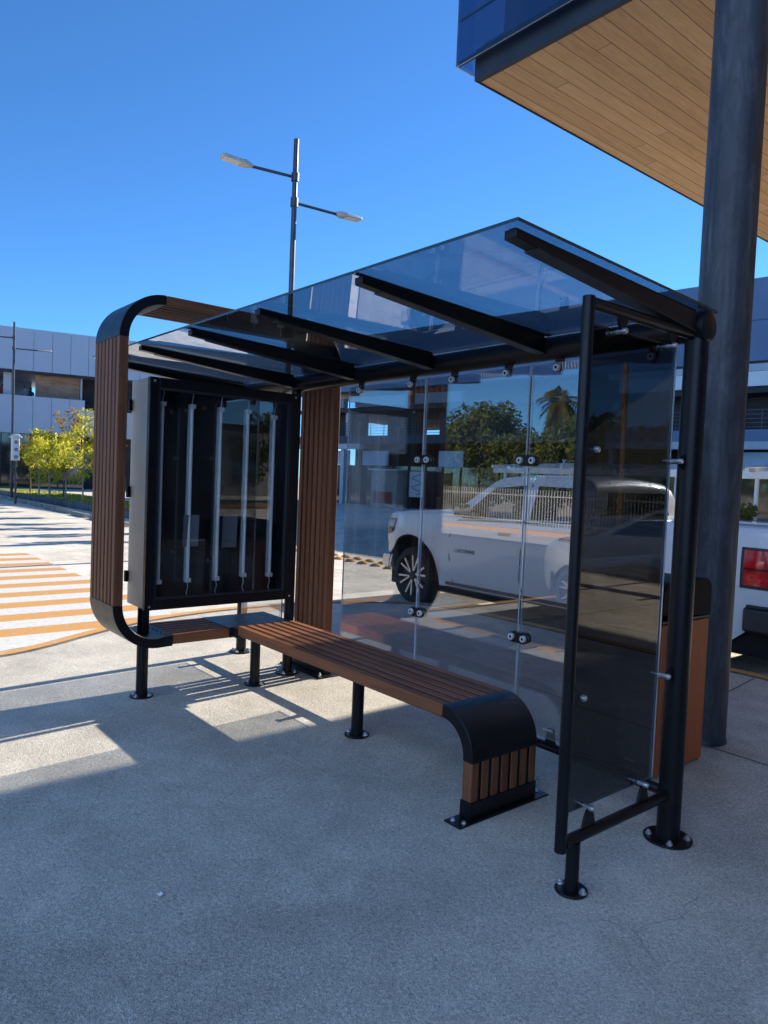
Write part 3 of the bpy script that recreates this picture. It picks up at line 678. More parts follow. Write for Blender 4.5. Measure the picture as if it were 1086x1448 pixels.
m.box((fx0, y0 - .004, z0 - .006), (fx1, y0 + fw, z1 + .004)); m.box((fx0, y1 - fw, z0 - .006), (fx1, y1 + .012, z1 + .004))
m.box((fx0, y0 + fw + .0005, z1 - fw), (fx1, y1 - fw - .0005, z1 + .004)); m.box((fx0, y0 + fw + .0005, z0 - .006), (fx1, y1 - fw - .0005, z0 + fw))
dfm = m.build('door_frame', M['black'], AD, bevel=.004)
m = MB(); iw = .014
a, b, c, d = y0 + fw + .001, y1 - fw - .001, z0 + fw + .001, z1 - fw - .001
m.box((fx0 + .01, a, c), (fx1 - .008, a + iw, d)); m.box((fx0 + .01, b - iw, c), (fx1 - .008, b, d)); m.box((fx0 + .01, a + iw, d - iw), (fx1 - .008, b - iw, d)); m.box((fx0 + .01, a + iw, c), (fx1 - .008, b - iw, c + iw))
m.build('glazing_bead', M['fascia'], dfm, bevel=.002)
m = MB()
for yy, zz in ((y0 + .028, z1 - .022), (y0 + .028, z0 + .02), (y1 - .02, z0 + .02), (y1 - .02, z1 - .022)): m.tube((fx1 - .001, yy, zz), (fx1 + .003, yy, zz), .008, 12)
m.build('lock_screw', M['bolt'], dfm)
m = MB(); m.box((fx0 + .022, a + .002, c + .002), (fx0 + .028, b - .002, d - .002)); m.mi = [1, 1, 1, 0, 1, 0]; m.build('front_pane', [M['boxglass'], M['edge']], AD, smooth=0)
for yy, za, zb in ((-1.112, .80, 2.085), (-.892, .80, 2.085), (-.665, .80, 2.085), (-.440, .815, 2.09), (-.210, .805, 2.065)):
    m = MB(); m.box((-3.325, yy - .019, za), (-3.305, yy + .019, zb)); bt = m.build('lamp_batten', M['tubeback'], AD, bevel=.003)
    m = MB(); m.tube((-3.285, yy - .004, za + .03), (-3.285, yy - .004, zb - .03), .0125, 14); m.build('fluorescent_tube', M['tubew'], bt)
    m = MB(); m.box((-3.305, yy - .021, za - .002), (-3.272, yy + .021, za + .028)); m.box((-3.305, yy - .021, zb - .028), (-3.272, yy + .021, zb + .002)); m.build('lamp_holder', M['whitemetal'], bt, bevel=.003)
    m = MB(); m.path([(-3.295, yy, zb), (-3.29, yy + .004, zb + .05), (-3.295, yy + .012, zb + .09), (-3.31, yy + .03, zb + .12)], .0028, 6)
    if yy > -1.1: m.path([(-3.295, yy, za), (-3.29, yy + .004, za - .04), (-3.295, yy - .006, za - .08), (-3.30, yy + .012, za - .115)], .0028, 6)
    m.build('wire', M['wire'], bt)
for yy, za, zb in ((-.575, 1.045, 1.29), (-.885, 1.06, 1.29)):
    m = MB(); m.grid(lambda u, v: (-3.262 - .014 * math.sin(u * 2.6) - .01 * (1 - v), yy - .062 + .124 * u, za + (zb - za) * v), 8, 6); pp = m.build('paper_sheet', M['paper'], AD, fix=False)
    if yy > -.8:
        m = MB()
        for q, wq in ((.82, .25), (.5, .15), (.22, .6)):
            m.box((-3.262 - .012, yy - .05, za + (zb - za) * q), (-3.262 - .0105 + .012, yy - .05 + .1 * wq, za + (zb - za) * q + .003))
        m.build('print', M['ink'], pp)
for zz in (2.06, 1.44, .83):
    m = MB(); m.box((cx0 - .012, y0 - .024, zz - .04), (cx0 + .02, y0 - .0005, zz + .04)); m.build('hinge', M['blackmat'], cab, bevel=.003)
for zz in (1.66, .86):
    m = MB(); m.box((cx1 - .03, y1 + .0005, zz - .02), (cx1 + .02, y1 + .03, zz + .02)); m.tube((cx1 + .02, y1 + .022, zz), (cx1 + .035, y1 + .022, zz), .012, 12); m.build('latch', M['blackmat'], cab, bevel=.003)
for yy, top in ((-1.204, .632), (-.003, 2.275)):
    m = MB(); m.tube((-3.31, yy, .01), (-3.31, yy, .4), .04, 28); m.tube((-3.31, yy, .4), (-3.31, yy, top), .04, 28); p_ = m.build('post', B, AD); flange(p_, -3.31, yy, .092 if yy > -1 else .082, nb=4)

# ------------------------------------------------------------------ litter bin
BN = thing('litter_bin', (-.7, .82, 0), 'litter bin with reddish wooden sides and a rounded black hood beside the round pillar', 'litter bin')
bx0, bx1, by0, by1 = -.985, -.395, .555, 1.085
m = MB(); m.box((bx0 + .02, by0 + .012, .02), (bx1 - .016, by1 - .012, .868)); m.build('inner_body', M['blackmat'], BN)
m = MB(); m.box((bx1 - .015, by0 + .002, .022), (bx1, by0 + .262, .862)); m.box((bx1 - .015, by0 + .266, .022), (bx1, by1 - .002, .862)); m.build('side_boards', M['binwood'], BN, bevel=.003)
m = MB(); m.box((bx0, by0 + .002, .022), (bx0 + .015, by1 - .002, .862)); m.build('side_boards', M['binwood'], BN, bevel=.003)
m = MB(); m.box((bx0 - .001, by0 - .004, .0), (bx1 - .018, by0 + .011, .885)); fp = m.build('front_panel', B, BN, bevel=.003)
m = MB(); m.tube((bx1 - .075, by0 - .004, .10), (bx1 - .075, by0 - .010, .10), .014, 12); m.build('lock', M['bolt'], fp)
m = MB(); m.box((bx0 - .001, by1 - .011, .0), (bx1 - .018, by1 + .004, .885)); m.build('back_panel', B, BN, bevel=.003)
prof = [(by0 - .006, .92)] + [(by0 - .006 + .09 * (1 - math.cos(t)), 1.02 + .08 * math.sin(t)) for t in [PI / 2 * i / 8 for i in range(9)]] + [(by1 + .006 - .07 * (1 - math.cos(t)), 1.03 + .07 * math.sin(t)) for t in [PI / 2 - PI / 2 * i / 8 for i in range(9)]] + [(by1 + .006, .88)]
m = MB(); m.prism(prof[::-1], 0, bx0 - .004, bx1 + .004); m.build('hood', M['blacksoft'], BN, smooth=25, bevel=.004)
m = MB(); m.box((bx0, by0, .869), (bx1 + .003, by1, .884)); m.build('rim', M['fascia'], BN, bevel=.003)

# ------------------------------------------------------------------ building overhead (canopy, pillar, upper storey)
CB = thing('overhanging_building', (3, 6, 0), 'modern building corner overhead with plank soffit, dark steel edge, blue glass front and round pillar', 'building')
CX, CY, CZ = -3.064, 1.598, 5.2
CX1, CY1 = 9, 15.5
m = MB(); m.box((CX + .012, CY + .012, CZ + .012), (CX1, CY1, CZ + .06)); m.build('soffit', M['soffit'], CB, smooth=0)
m = MB(); m.box((CX, CY, CZ), (CX1, CY + .011, CZ + .27)); m.box((CX, CY + .0115, CZ), (CX + .011, CY1, CZ + .27)); m.box((CX + .0115, CY + .0115, CZ + .004), (CX1, CY + .06, CZ + .011)); m.build('fascia', M['fascia'], CB, smooth=0)
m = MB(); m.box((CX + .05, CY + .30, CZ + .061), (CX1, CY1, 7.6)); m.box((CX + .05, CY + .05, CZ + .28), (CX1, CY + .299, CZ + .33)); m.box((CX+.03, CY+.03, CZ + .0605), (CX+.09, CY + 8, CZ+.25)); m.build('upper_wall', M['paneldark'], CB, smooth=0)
m = MB(); m.path([(CX + .1, CY + .10, CZ + .29), (CX + .6, CY + .13, CZ + .24), (CX + 1.2, CY + .02, CZ + .30), (CX + 1.9, CY + .05, CZ + .275), (CX + 2.7, CY + .02, CZ + .29), (CX + 4, CY + .03, CZ + .285)], .018, 8); m.build('loose_cable', M['plastic'], CB)
m = MB(); m.box((CX - .152, CY - .092, 5.35), (CX1, CY - .08, 7.9)); m.mi = [1, 1, 0, 1, 0, 1]; m.build('glass_front', [M['facadeglass'], M['edge']], CB, smooth=0)
m = MB(); m.box((CX - .152, CY - .079, 5.35), (CX - .14, CY + 1.2, 7.9)); m.mi = [1, 1, 1, 0, 1, 0]; m.build('glass_return', [M['facadeglass'], M['edge']], CB, smooth=0)
m = MB(); m.box((CX - .14, CY - .07, 5.352), (CX1, CY - .06, 5.40)); m.box((CX - .14, CY - .07, 5.75), (CX1, CY - .06, 5.77)); m.build('glazing_rail', M['fascia'], CB)
m = MB(); m.box((8, -6, 0), (8.3, 4.9, CZ)); m.box((8, 6.75, 0), (8.3, 30, CZ)); m.build('unseen_dark_wall', M['darkwall'], CB, smooth=0)  # unseen wall added to darken pane and cabinet reflections, gap left for brightness
m = MB(); m.tube((-.60, 1.46, 0), (-.60, 1.46, 7.4), .16, 64, cap=True); cl = m.build('pillar', M['column'], CB, smooth=40)
m = MB(); m.lathe([(.1605, .0), (.169, .002), (.166, .02), (.1605, .034)], (-.60, 1.46, .001), 2, 48); m.build('pillar_collar', M['fascia'], cl)

# ------------------------------------------------------------------ vehicles
def lerp_list(pts, x):
    if x <= pts[0][0]: return pts[0][1]
    for (a, va), (b, vb) in zip(pts, pts[1:]):
        if x <= b:
            t = (x - a) / (b - a); return va + (vb - va) * t
    return pts[-1][1]
def smooth_list(pts):
    return [(a, b) for a, b in pts]

def vehicle(name, label, cat, sp):
    yn, wd, z0 = sp['y'], sp['w'], sp['z0']; yc = yn + wd / 2; hw = wd / 2
    root = thing(name, ((sp['xf'] + sp['xr']) / 2, yc, z0), label, cat)
    P = M[sp['paint']]; ra = sp['ra']; wz = sp['wz']; wxs = sp['wx']
    def halfw(x):
        d1 = x - sp['xf']; d2 = sp['xr'] - x; h = hw
        c1, k1 = sp.get('nose', (.75, .22)); c2, k2 = sp.get('tail', (.35, .08))
        if d1 < c1: h -= k1 * (1 - d1 / c1) ** 2.4
        if d2 < c2: h -= k2 * (1 - d2 / c2) ** 2.4
        return h
    def flare(x):
        f = 0
        for wx in wxs:
            d = abs(x - wx)
            if d < ra * 1.5: f = max(f, .02 * (1 - (d / (ra * 1.5)) ** 2))
        return f
    belt = sp['belt']; zm = sp['zm']
    def side(x, z):                                          # distance of the body skin from the centre line
        h = halfw(x) + flare(x) * max(0, 1 - abs(z - .75) * 1.5)
        t = (z - zm) / .45
        return h - .035 * t * t - (.012 if z < zm - .12 else 0) * min(1, (zm - .12 - z) / .05)
    def bot(x):
        b = lerp_list(sp['bottom'], x)
        for wx in wxs:
            d = abs(x - wx)
            if d < ra: b = max(b, wz + sp.get('lift', 0) + math.sqrt(max(0, ra * ra - d * d)))
        return b
    top = lambda x: lerp_list(sp['top'], x)
    xs = set([sp['xf'] + (sp['xr'] - sp['xf']) * i / 90 for i in range(91)])
    for wx in wxs:
        for i in range(25): xs.add(wx - ra * math.cos(PI * i / 24))
    xs = sorted(xs); xs = [x for i, x in enumerate(xs) if i == 0 or x - xs[i - 1] > .004]
    mb = MB(); rings = []
    for x in xs:
        b, t = bot(x), top(x); r = min(.07, (t - b) * .3); ring = []
        for k in range(10):
            z = b + (t - r - b) * k / 9; ring.append((side(x, z), z))
        y_e, z_e = ring[-1]
        for k in range(1, 5):
            a = PI / 2 * k / 4; ring.append((y_e - r * (1 - math.cos(a)), z_e + r * math.sin(a)))
        y_t, z_t = ring[-1]
        for k in range(1, 4): ring.append((y_t * (1 - k / 4), z_t + sp['crown'] * (1 - (1 - k / 4) ** 2)))
        full = [(x, yc - y, z) for y, z in ring] + [(x, yc, z_t + sp['crown'])] + [(x, yc + y, z) for y, z in ring[::-1]]
        rings.append(full)
    n = len(rings[0]); vs = [v for r in rings for v in r]; fs = []
    for i in range(len(rings) - 1):
        for k in range(n - 1): fs.append((i*n+k, i*n+k+1, (i+1)*n+k+1, (i+1)*n+k))
    fs += [tuple(range(n)), tuple(range((len(rings)-1)*n, len(rings)*n))[::-1]]
    mb.add(vs, fs); body = mb.build('body', P, root, smooth=42)
    # cab
    cx0, cx1 = sp['cab'][0][0], sp['cab'][-1][0]
    ctop = lambda x: lerp_list(sp['cab'], x)
    roofz_ = max(z for _, z in sp['cab'])
    def cside(x, z):
        b = belt(x)
        t = max(0, (z - b)) / (roofz_ - b)
        return side(x, min(b, z)) - .012 - sp['tumble'] * t ** 1.25
    mb = MB(); rings = []
    N_ = 70
    for i in range(N_ + 1):
        x = cx0 + (cx1 - cx0) * i / N_
        b = min(belt(x), top(x)) - .06; t = max(ctop(x), b + .02); r = min(.055, (t - b) * .4); ring = []
        for k in range(9):
            z = b + (t - r - b) * k / 8; ring.append((cside(x, z), z))
        y_e, z_e = ring[-1]
        for k in range(1, 5):
            a = PI / 2 * k / 4; ring.append((y_e - r * (1 - math.cos(a)), z_e + r * math.sin(a)))
        y_t, z_t = ring[-1]
        for k in range(1, 5): ring.append((y_t * (1 - k / 5), z_t + .035 * (1 - (1 - k / 5) ** 2)))
        rings.append([(x, yc - y, z) for y, z in ring] + [(x, yc, z_t + .036)] + [(x, yc + y, z) for y, z in ring[::-1]])
    n = len(rings[0]); vs = [v for r in rings for v in r]; fs = []
    for i in range(len(rings) - 1):
        for k in range(n - 1): fs.append((i*n+k, i*n+k+1, (i+1)*n+k+1, (i+1)*n+k))
    fs += [tuple(range(n)), tuple(range((len(rings)-1)*n, len(rings)*n))[::-1]]
    mb.add(vs, fs); mb.build('cab', P, root, smooth=42)
    # windows
    for corners in sp['windows']:
        for s in (-1, 1):
            def wf(u, v, g=.004, grow=0):
                (xa, za), (xb, zb), (xc_, zc), (xd, zd) = corners       # bottom-front, bottom-rear, top-rear, top-front
                x = (xa*(1-u)+xb*u)*(1-v) + (xd*(1-u)+xc_*u)*v; z = (za*(1-u)+zb*u)*(1-v) + (zd*(1-u)+zc*u)*v
                return (x, yc + s * (cside(x, z) + g), z)
            mb = MB(); mb.grid(lambda u, v: wf(u, v), 8, 8); mb.build('window', M['carglass'], root, smooth=60)
    # windscreen and rear window
    for key, nm in (('screen', 'windscreen'), ('rear', 'rear_window')):
        if key in sp:
            xa, xb = sp[key]
            def sf_(u, v):
                x = xa + (xb - xa) * u; t = ctop(x); b = min(belt(x), top(x)) - .06; r = min(.055, (t - b) * .4)
                ye = cside(x, t - r) - r - .015; k = (v - .5) * 2
                return (x, yc + ye * k, t + .036 * (1 - k * k) + .006)
            mb = MB(); mb.grid(sf_, 8, 10); mb.build(nm, M['carglass'], root, smooth=60)
    # seams
    for line in sp['seams']:
        for s in (-1, 1):
            mb = MB()
            pts = line; vs = []
            for (x, z) in pts:
                f = cside if z > belt(x) else side
                vs += [(x - .0085, yc + s * (f(x - .0085, z) + .0025), z), (x + .0085, yc + s * (f(x + .0085, z) + .0025), z)]
            mb.add(vs, [(2*i, 2*i+1, 2*i+3, 2*i+2) for i in range(len(pts) - 1)]); mb.build('door_gap', M['seam'], body, smooth=0)
    for (x, z) in sp['handles']:
        for s in (-1, 1):
            y = yc + s * (side(x, z)); mb = MB(); mb.box((x - .095, y - .02 * (1 if s > 0 else 1), z - .018), (x + .095, y + .028 * s, z + .018)); mb.build('door_handle', M[sp.get('handle_mat', 'plastic')], root, bevel=.008)
    # underbody and wheel housings
    mb = MB(); mb.box((sp['xf'] + .15, yc - hw + .28, wz - .02), (sp['xr'] - .1, yc + hw - .28, wz + .35))
    for wx in wxs: mb.tube((wx, yc - hw + .05, wz + .02), (wx, yc + hw - .05, wz + .02), ra * .965, 28)
    mb.build('underbody', M['blackmat'], root, smooth=0) if False else None
    mb = MB()
    ux = [sp['xf'] + .3, wxs[0] - ra, wxs[0] + ra, wxs[1] - ra, wxs[1] + ra, sp['xr'] - .15]
    for a, b in ((ux[0], ux[1]), (ux[2], ux[3]), (ux[4], ux[5])): mb.box((a, yc - hw + .12, z0 + sp.get('clear', .24)), (b, yc + hw - .12, bot((a + b) / 2) + .3))
    for wx in wxs:
        mb.box((wx - ra - .005, yc - hw + .36, wz - .05), (wx + ra + .005, yc + hw - .36, wz + ra + .1))
        for s in (-1, 1):
            o1 = [(wx + (ra + .015) * math.cos(PI * i / 16), wz + sp.get('lift', 0) + (ra + .015) * math.sin(PI * i / 16)) for i in range(17)]
            i1 = [(wx + (ra - .002) * math.cos(PI * i / 16), wz + sp.get('lift', 0) + (ra - .002) * math.sin(PI * i / 16)) for i in range(17)]
            ya, yb = yc + s * (hw - .06), yc + s * (hw - .37); mb.band(i1, o1, 1, min(ya, yb), max(ya, yb))
    mb.build('underbody', M['blackmat'], root, smooth=40)
    # wheels
    wr, ww_ = sp['wr'], sp['ww']
    for wx in wxs:
        for s in (-1, 1):
            yo = yc + s * (hw - .03)                            # outer face of the tyre
            mb = MB(); k = -s
            mb.lathe([(wr*.72, k*.03), (wr*.75, k*.006), (wr*.84, 0), (wr*.93, k*.012), (wr*.985, k*.04), (wr, k*.07), (wr, k*(ww_-.06)), (wr*.97, k*(ww_-.02)), (wr*.8, k*ww_), (wr*.6, k*(ww_-.02))], (wx, yo, wz), 1, 44)
            ty = mb.build('wheel', M['rubber'], root, smooth=40)
            mb = MB(); mb.lathe([(.0001, k*.07), (wr*.62, k*.07), (wr*.67, k*.05), (wr*.71, k*.012), (wr*.74, k*.004), (wr*.745, k*.03)], (wx, yo, wz), 1, 44)
            rm = mb.build('rim', M['rimdark'], ty, smooth=40)
            mb = MB()
            for q in range(sp['spokes']):
                for dlt in (-.10, .10):
                    a = 2 * PI * q / sp['spokes'] + .3; a1 = a + dlt * .55; a2 = a + dlt * 2.1
                    d = Vector((math.cos(a2) * wr * .70 - math.cos(a1) * wr * .16, 0, math.sin(a2) * wr * .70 - math.sin(a1) * wr * .16)); pz = Vector((-d.z, 0, d.x)).normalized() * wr * .026
                    p0 = Vector((wx + math.cos(a1) * wr * .16, yo + k * .028, wz + math.sin(a1) * wr * .16)); p1 = p0 + d + Vector((0, -k * .014, 0)); dy = Vector((0, k * .02, 0))
                    mb.hexa([p0 - pz, p0 + pz, p1 + pz * 1.3, p1 - pz * 1.3], [p0 - pz + dy, p0 + pz + dy, p1 + pz * 1.3 + dy, p1 - pz * 1.3 + dy])
            mb.build('spokes', M['rim'], rm)
            mb = MB(); mb.lathe([(.0001, k*.012), (wr*.10, k*.014), (wr*.16, k*.022), (wr*.17, k*.05)], (wx, yo, wz), 1, 20); mb.build('hub', M['plastic'], rm)
    return root, yc, hw, side, cside, halfw, belt

# --- white crew-cab pickup
belt_t = lambda x: 1.10 + .06 * min(1, max(0, (x + 5.2) / 1.9))
TR = dict(y=3.70, w=1.98, z0=RZ, xf=-6.72, xr=-.98, wx=(-6.02, -2.44), wz=.255, wr=.405, ww=.30, ra=.53, lift=.06, paint='carwhite', zm=.86,
    bottom=[(-6.72, .34), (-6.6, .16), (-6.4, .12), (-5.3, .20), (-1.5, .20), (-1.3, .36), (-.98, .40)],
    top=[(-6.72, 1.02), (-6.69, 1.09), (-6.6, 1.125), (-6.2, 1.17), (-5.5, 1.215), (-5.1, 1.22), (-4.9, 1.16), (-3.2, 1.20), (-3.12, 1.285), (-1.2, 1.29), (-.98, 1.28)],
    crown=.03, nose=(.70, .16), tail=(.30, .10), belt=belt_t, tumble=.20,
    cab=[(-5.42, 1.19), (-5.20, 1.24), (-4.62, 1.655), (-4.45, 1.70), (-4.1, 1.725), (-3.4, 1.725), (-3.22, 1.69), (-3.10, 1.58), (-3.06, 1.15)],
    windows=[[(-5.08, 1.135), (-4.07, 1.185), (-4.11, 1.600), (-4.60, 1.555)], [(-3.93, 1.19), (-3.33, 1.215), (-3.38, 1.59), (-3.92, 1.602)]],
    screen=(-5.16, -4.66), seams=[[(-5.22, .25), (-5.26, .6), (-5.24, .9), (-5.10, 1.13)], [(-4.02, .26), (-4.06, .45), (-4.02, .8), (-4.0, 1.15), (-4.02, 1.62)], [(-3.05 + -.0, .26), (-3.02, .5), (-3.10, .9), (-3.12, 1.2)], [(-5.22, .25), (-4.6, .245), (-4.02, .26), (-3.05, .26)]],
    handles=[(-4.28, .985), (-3.36, 1.0)], spokes=6, handle_mat='amber' if False else 'plastic')
trk, yc, hw, tside, tcside, thalf, _ = vehicle('pickup_truck', 'white crew cab pickup truck parked at the kerb behind the glass wall of the shelter', 'pickup truck', TR)
def tr_patch(name, mat, pts, s=-1, g=.004, nu=6, nv=4, parent=trk):
    (xa, za), (xb, zb), (xc_, zc), (xd, zd) = pts
    def f(u, v):
        x = (xa*(1-u)+xb*u)*(1-v) + (xd*(1-u)+xc_*u)*v; z = (za*(1-u)+zb*u)*(1-v) + (zd*(1-u)+zc*u)*v
        return (x, yc + s * (tside(x, z) + g), z)
    m = MB(); m.grid(f, nu, nv); return m.build(name, mat, parent, smooth=60)
for s in (-1, 1):
    # tail lamp wraps the rear corner
    def corner_patch(name, mat, xa, za, zb, ry, g, parent=trk):
        pts = [(xa + (TR['xr'] - xa) * i / 8, None) for i in range(9)]
        def f(u, v):
            L1 = TR['xr'] - xa; tot = L1 + ry; d = u * tot; z = za + (zb - za) * v
            if d < L1: x = xa + d; return (x, yc + s * (tside(x, z) + g), z)
            return (TR['xr'] + g, yc + s * (tside(TR['xr'], z) - (d - L1) + g), z)
        m = MB(); m.grid(f, 14, 6); return m.build(name, mat, parent, smooth=60)
    hb = corner_patch('taillight', M['plastic'], -1.40, .735, 1.115, .20, .006)
    corner_patch('lamp_lens', M['red'], -1.37, .93, 1.09, .18, .014, hb); corner_patch('lamp_lens', M['reddark'], -1.37, .905, .928, .18, .012, hb); corner_patch('lamp_lens', M['red'], -1.365, .765, .90, .18, .014, hb)
    # headlamp
    hl = tr_patch('headlight', M['plastic'], [(-6.66, .80), (-6.42, .86), (-6.36, 1.05), (-6.66, 1.04)], s, .005); tr_patch('lamp_lens', M['lampglass'], [(-6.65, .90), (-6.45, .93), (-6.40, 1.03), (-6.65, 1.025)], s, .010, parent=hl); tr_patch('lamp_lens', M['amber'], [(-6.64, .81), (-6.51, .83), (-6.51, .89), (-6.64, .88)], s, .010, parent=hl)
    # wheel arch trim lip
    for wx in TR['wx']:
        m = MB()
        def lip(u, v):
            a = PI * (.02 + .96 * u); rr = TR['ra'] - .002 + .035 * v; x = wx + rr * math.cos(a); z = TR['wz'] + TR['lift'] + rr * math.sin(a)
            return (x, yc + s * (tside(x, max(z, .2)) + .008 * math.sin(PI * v) + .003), z)
        m.grid(lip, 24, 3); m.build('arch_lip', M['carwhite'], trk, smooth=60)
    # mirror
    m = MB(); ym = yc + s * (hw + .10); m.box((-5.0, ym - .10, 1.17), (-4.88, ym + .10, 1.33)); m.box((-4.96, yc + s * (hw - .14), 1.15), (-4.90, ym, 1.20)); m.build('wing_mirror', M['plastic'], trk, bevel=.03)
m = MB(); m.box((-1.36, yc - hw + .05, .33), (-1.02, yc - hw - .015, .56)); m.box((-1.36, yc + hw - .05, .33), (-1.02, yc + hw + .015, .56)); m.box((-1.02, yc - hw - .015, .33), (-.86, yc + hw + .015, .55)); rb = m.build('rear_bumper', M['plastic'], trk, bevel=.03)
m = MB(); m.box((-1.33, yc - hw - .017, .555), (-.86, yc + hw + .017, .585)); m.build('bumper_step', M['seam'], rb, bevel=.01)
m = MB(); m.box((-6.82, yc - hw + .20, .30), (-6.62, yc + hw - .20, .55)); m.box((-6.72, yc - hw + .06, .31), (-6.5, yc - hw + .20, .53)); m.box((-6.72, yc + hw - .20, .31), (-6.5, yc + hw - .06, .53)); m.build('front_bumper', M['chrome'], trk, bevel=.03)
m = MB(); m.box((-6.78, yc - .62, .60), (-6.67, yc + .62, 1.0)); gr = m.build('grille', M['plastic'], trk, bevel=.02)
m = MB(); m.box((-6.795, yc - .62, .77), (-6.765, yc + .62, .82)); m.build('grille_bar', M['chrome'], gr, bevel=.008)
for s in (-1, 1):
    tr_patch('belt_trim', M['plastic'], [(-5.12, 1.098), (-3.30, 1.178), (-3.30, 1.198), (-5.10, 1.118)], s, .007, 20, 2)
    tr_patch('sill_trim', M['seam'], [(-5.36, .215), (-3.02, .215), (-3.02, .262), (-5.36, .262)], s, .006, 20, 2)
    tr_patch('fuel_flap', M['seam'], [(-2.02, .93), (-1.86, .93), (-1.86, 1.07), (-2.02, 1.07)], s, .0015, 3, 3)
    tr_patch('fuel_flap', M['carwhite'], [(-2.012, .938), (-1.868, .938), (-1.868, 1.062), (-2.012, 1.062)], s, .003, 3, 3)
    # crease pressed along the flank
    for za, zb in ((.585, .60), (.905, .915)):
        tr_patch('flank_crease', M['carwhite'], [(-5.18, za), (-3.05, za + .02), (-3.05, zb + .02), (-5.18, zb)], s, .009, 24, 2)
m = MB(); m.grid(lambda u, v: (-3.052 - .042 * v, yc - .70 + 1.4 * u + (.5 - u) * .16 * v, 1.20 + .36 * v), 6, 6); m.build('rear_window', M['carglass'], trk, smooth=60)
# small chrome lettering on the front door
cu = bpy.data.curves.new('door_badge', 'FONT'); cu.body = 'CHEYENNE'; cu.size = .075; cu.extrude = .002
to = bpy.data.objects.new('door_badge', cu); me_ = None
dg = bpy.context.evaluated_depsgraph_get(); COL.objects.link(to); bpy.context.view_layer.update(); dg = bpy.context.evaluated_depsgraph_get()
me_ = bpy.data.meshes.new_from_object(to.evaluated_get(dg)); bpy.data.objects.remove(to); me_.materials.clear(); me_.materials.append(M['seam'])
bd = bpy.data.objects.new('door_badge', me_); COL.objects.link(bd); bd.parent = trk; bd.rotation_euler = (PI / 2, 0, 0)
bd.location = Vector((-5.16, yc - tside(-4.9, .70) - .006, .68)) - Vector(trk.location)

# --- silver hatchback behind the camera (seen mirrored in the glass)
belt_s = lambda x: .93 + .06 * min(1, max(0, (x + 4.0) / 2.2))
SV = dict(y=-7.10, w=1.78, z0=RZ, xf=-5.15, xr=-.95, wx=(-4.40, -1.80), wz=.165, wr=.315, ww=.21, ra=.365, paint='carsilver', zm=.62,
    bottom=[(-5.15, .2), (-5.0, .08), (-.95, .14)],
    top=[(-5.15, .62), (-5.05, .76), (-4.7, .87), (-4.1, .97), (-3.9, .95), (-1.3, 1.0), (-1.0, .92), (-.95, .85)],
    crown=.05, nose=(.9, .34), tail=(.6, .2), belt=belt_s, tumble=.22,
    cab=[(-4.2, .93), (-4.05, 1.0), (-3.35, 1.36), (-3.0, 1.42), (-2.4, 1.435), (-1.7, 1.38), (-1.2, 1.10), (-1.08, .92)],
    windows=[[(-3.85, 1.0), (-2.78, 1.02), (-2.80, 1.33), (-3.28, 1.31)], [(-2.70, 1.02), (-1.75, 1.06), (-1.95, 1.29), (-2.70, 1.335)]],
    screen=(-3.98, -3.42), rear=(-1.62, -1.25), seams=[[(-3.80, .25), (-3.84, .6), (-3.80, .97)], [(-2.74, .2), (-2.74, .98)], [(-1.95, .45), (-1.75, .99)]],
    handles=[(-2.92, .86), (-1.98, .88)], spokes=5)
vehicle('hatchback_car', 'silver hatchback parked behind the photographer and mirrored in the glass', 'car', SV)

SCR = MB(); rng = random.Random(3)
SCR.grid(lambda u, v: (-0.911 + .018 * u + .004 * rng.random(), -2.063 + .022 * v + .004 * rng.random(), .004 + .007 * rng.random()), 4, 4)
tag(SCR.build('paper_scrap', M['whitemetal'], smooth=0, fix=False), 'tiny crumpled white scrap lying on the shaded foreground concrete', 'litter')
# ------------------------------------------------------------------ street lamps
LP = thing('street_lamp', (-12.35, 5.47, RZ), 'tall double arm street lamp rising above the shelter roof', 'street lamp', 'double arm street lamps')
def lamp_head(y0_, y1_, z0_, z1_, nm='lamp_head'):
    x = -12.35; d = Vector((0, y1_ - y0_, z1_ - z0_)); Ln = d.length; d.normalize(); up = Vector((0, -d.z, d.y)) * (1 if d.y > 0 else -1)
    p = Vector((x, y0_, z0_))
    m = MB(); pts = [(0, .05), (.12, .07), (.30, .135), (.36, .14), (1.0, .12), (1.03, .08)]
    vs = []; 
    for t, w in pts:
        c = p + d * (Ln * t)
        for sx, su in ((-1, -.025), (1, -.025), (.8, .045), (-.8, .045)): vs.append(c + Vector((sx * w, 0, 0)) + up * su * (1.5 if .1 < t < .35 else 1))
    fs = []
    for i in range(len(pts) - 1):
        for k in range(4): fs.append((i*4+k, i*4+(k+1) % 4, (i+1)*4+(k+1) % 4, (i+1)*4+k))
    fs += [(0, 1, 2, 3), tuple(range(len(pts)*4-4, len(pts)*4))]
    m.add(vs, fs); h = m.build(nm, M['luminaire'], LP, bevel=.01)
    m = MB(); vs = []
    for t in (.42, .96):
        c = p + d * (Ln * t) - up * .028
        vs += [c + Vector((-.10, 0, 0)), c + Vector((.10, 0, 0))]
    m.add(vs + [v - up * .012 for v in vs], [(0, 1, 3, 2), (4, 6, 7, 5), (0, 4, 5, 1), (1, 5, 7, 3), (3, 7, 6, 2), (2, 6, 4, 0)]); m.build('lens', M['lens'], h)
m = MB(); m.tube((-12.35, 5.47, RZ), (-12.35, 5.47, 9.01), .075, 16, .055); pl = m.build('pole', M['galv'], LP)
m = MB(); m.box((-12.5, 5.32, RZ), (-12.2, 5.62, RZ + .03)); m.box((-12.42, 5.40, RZ + .5), (-12.28, 5.54, RZ + .8)); m.build('base_plate', M['galv'], pl)
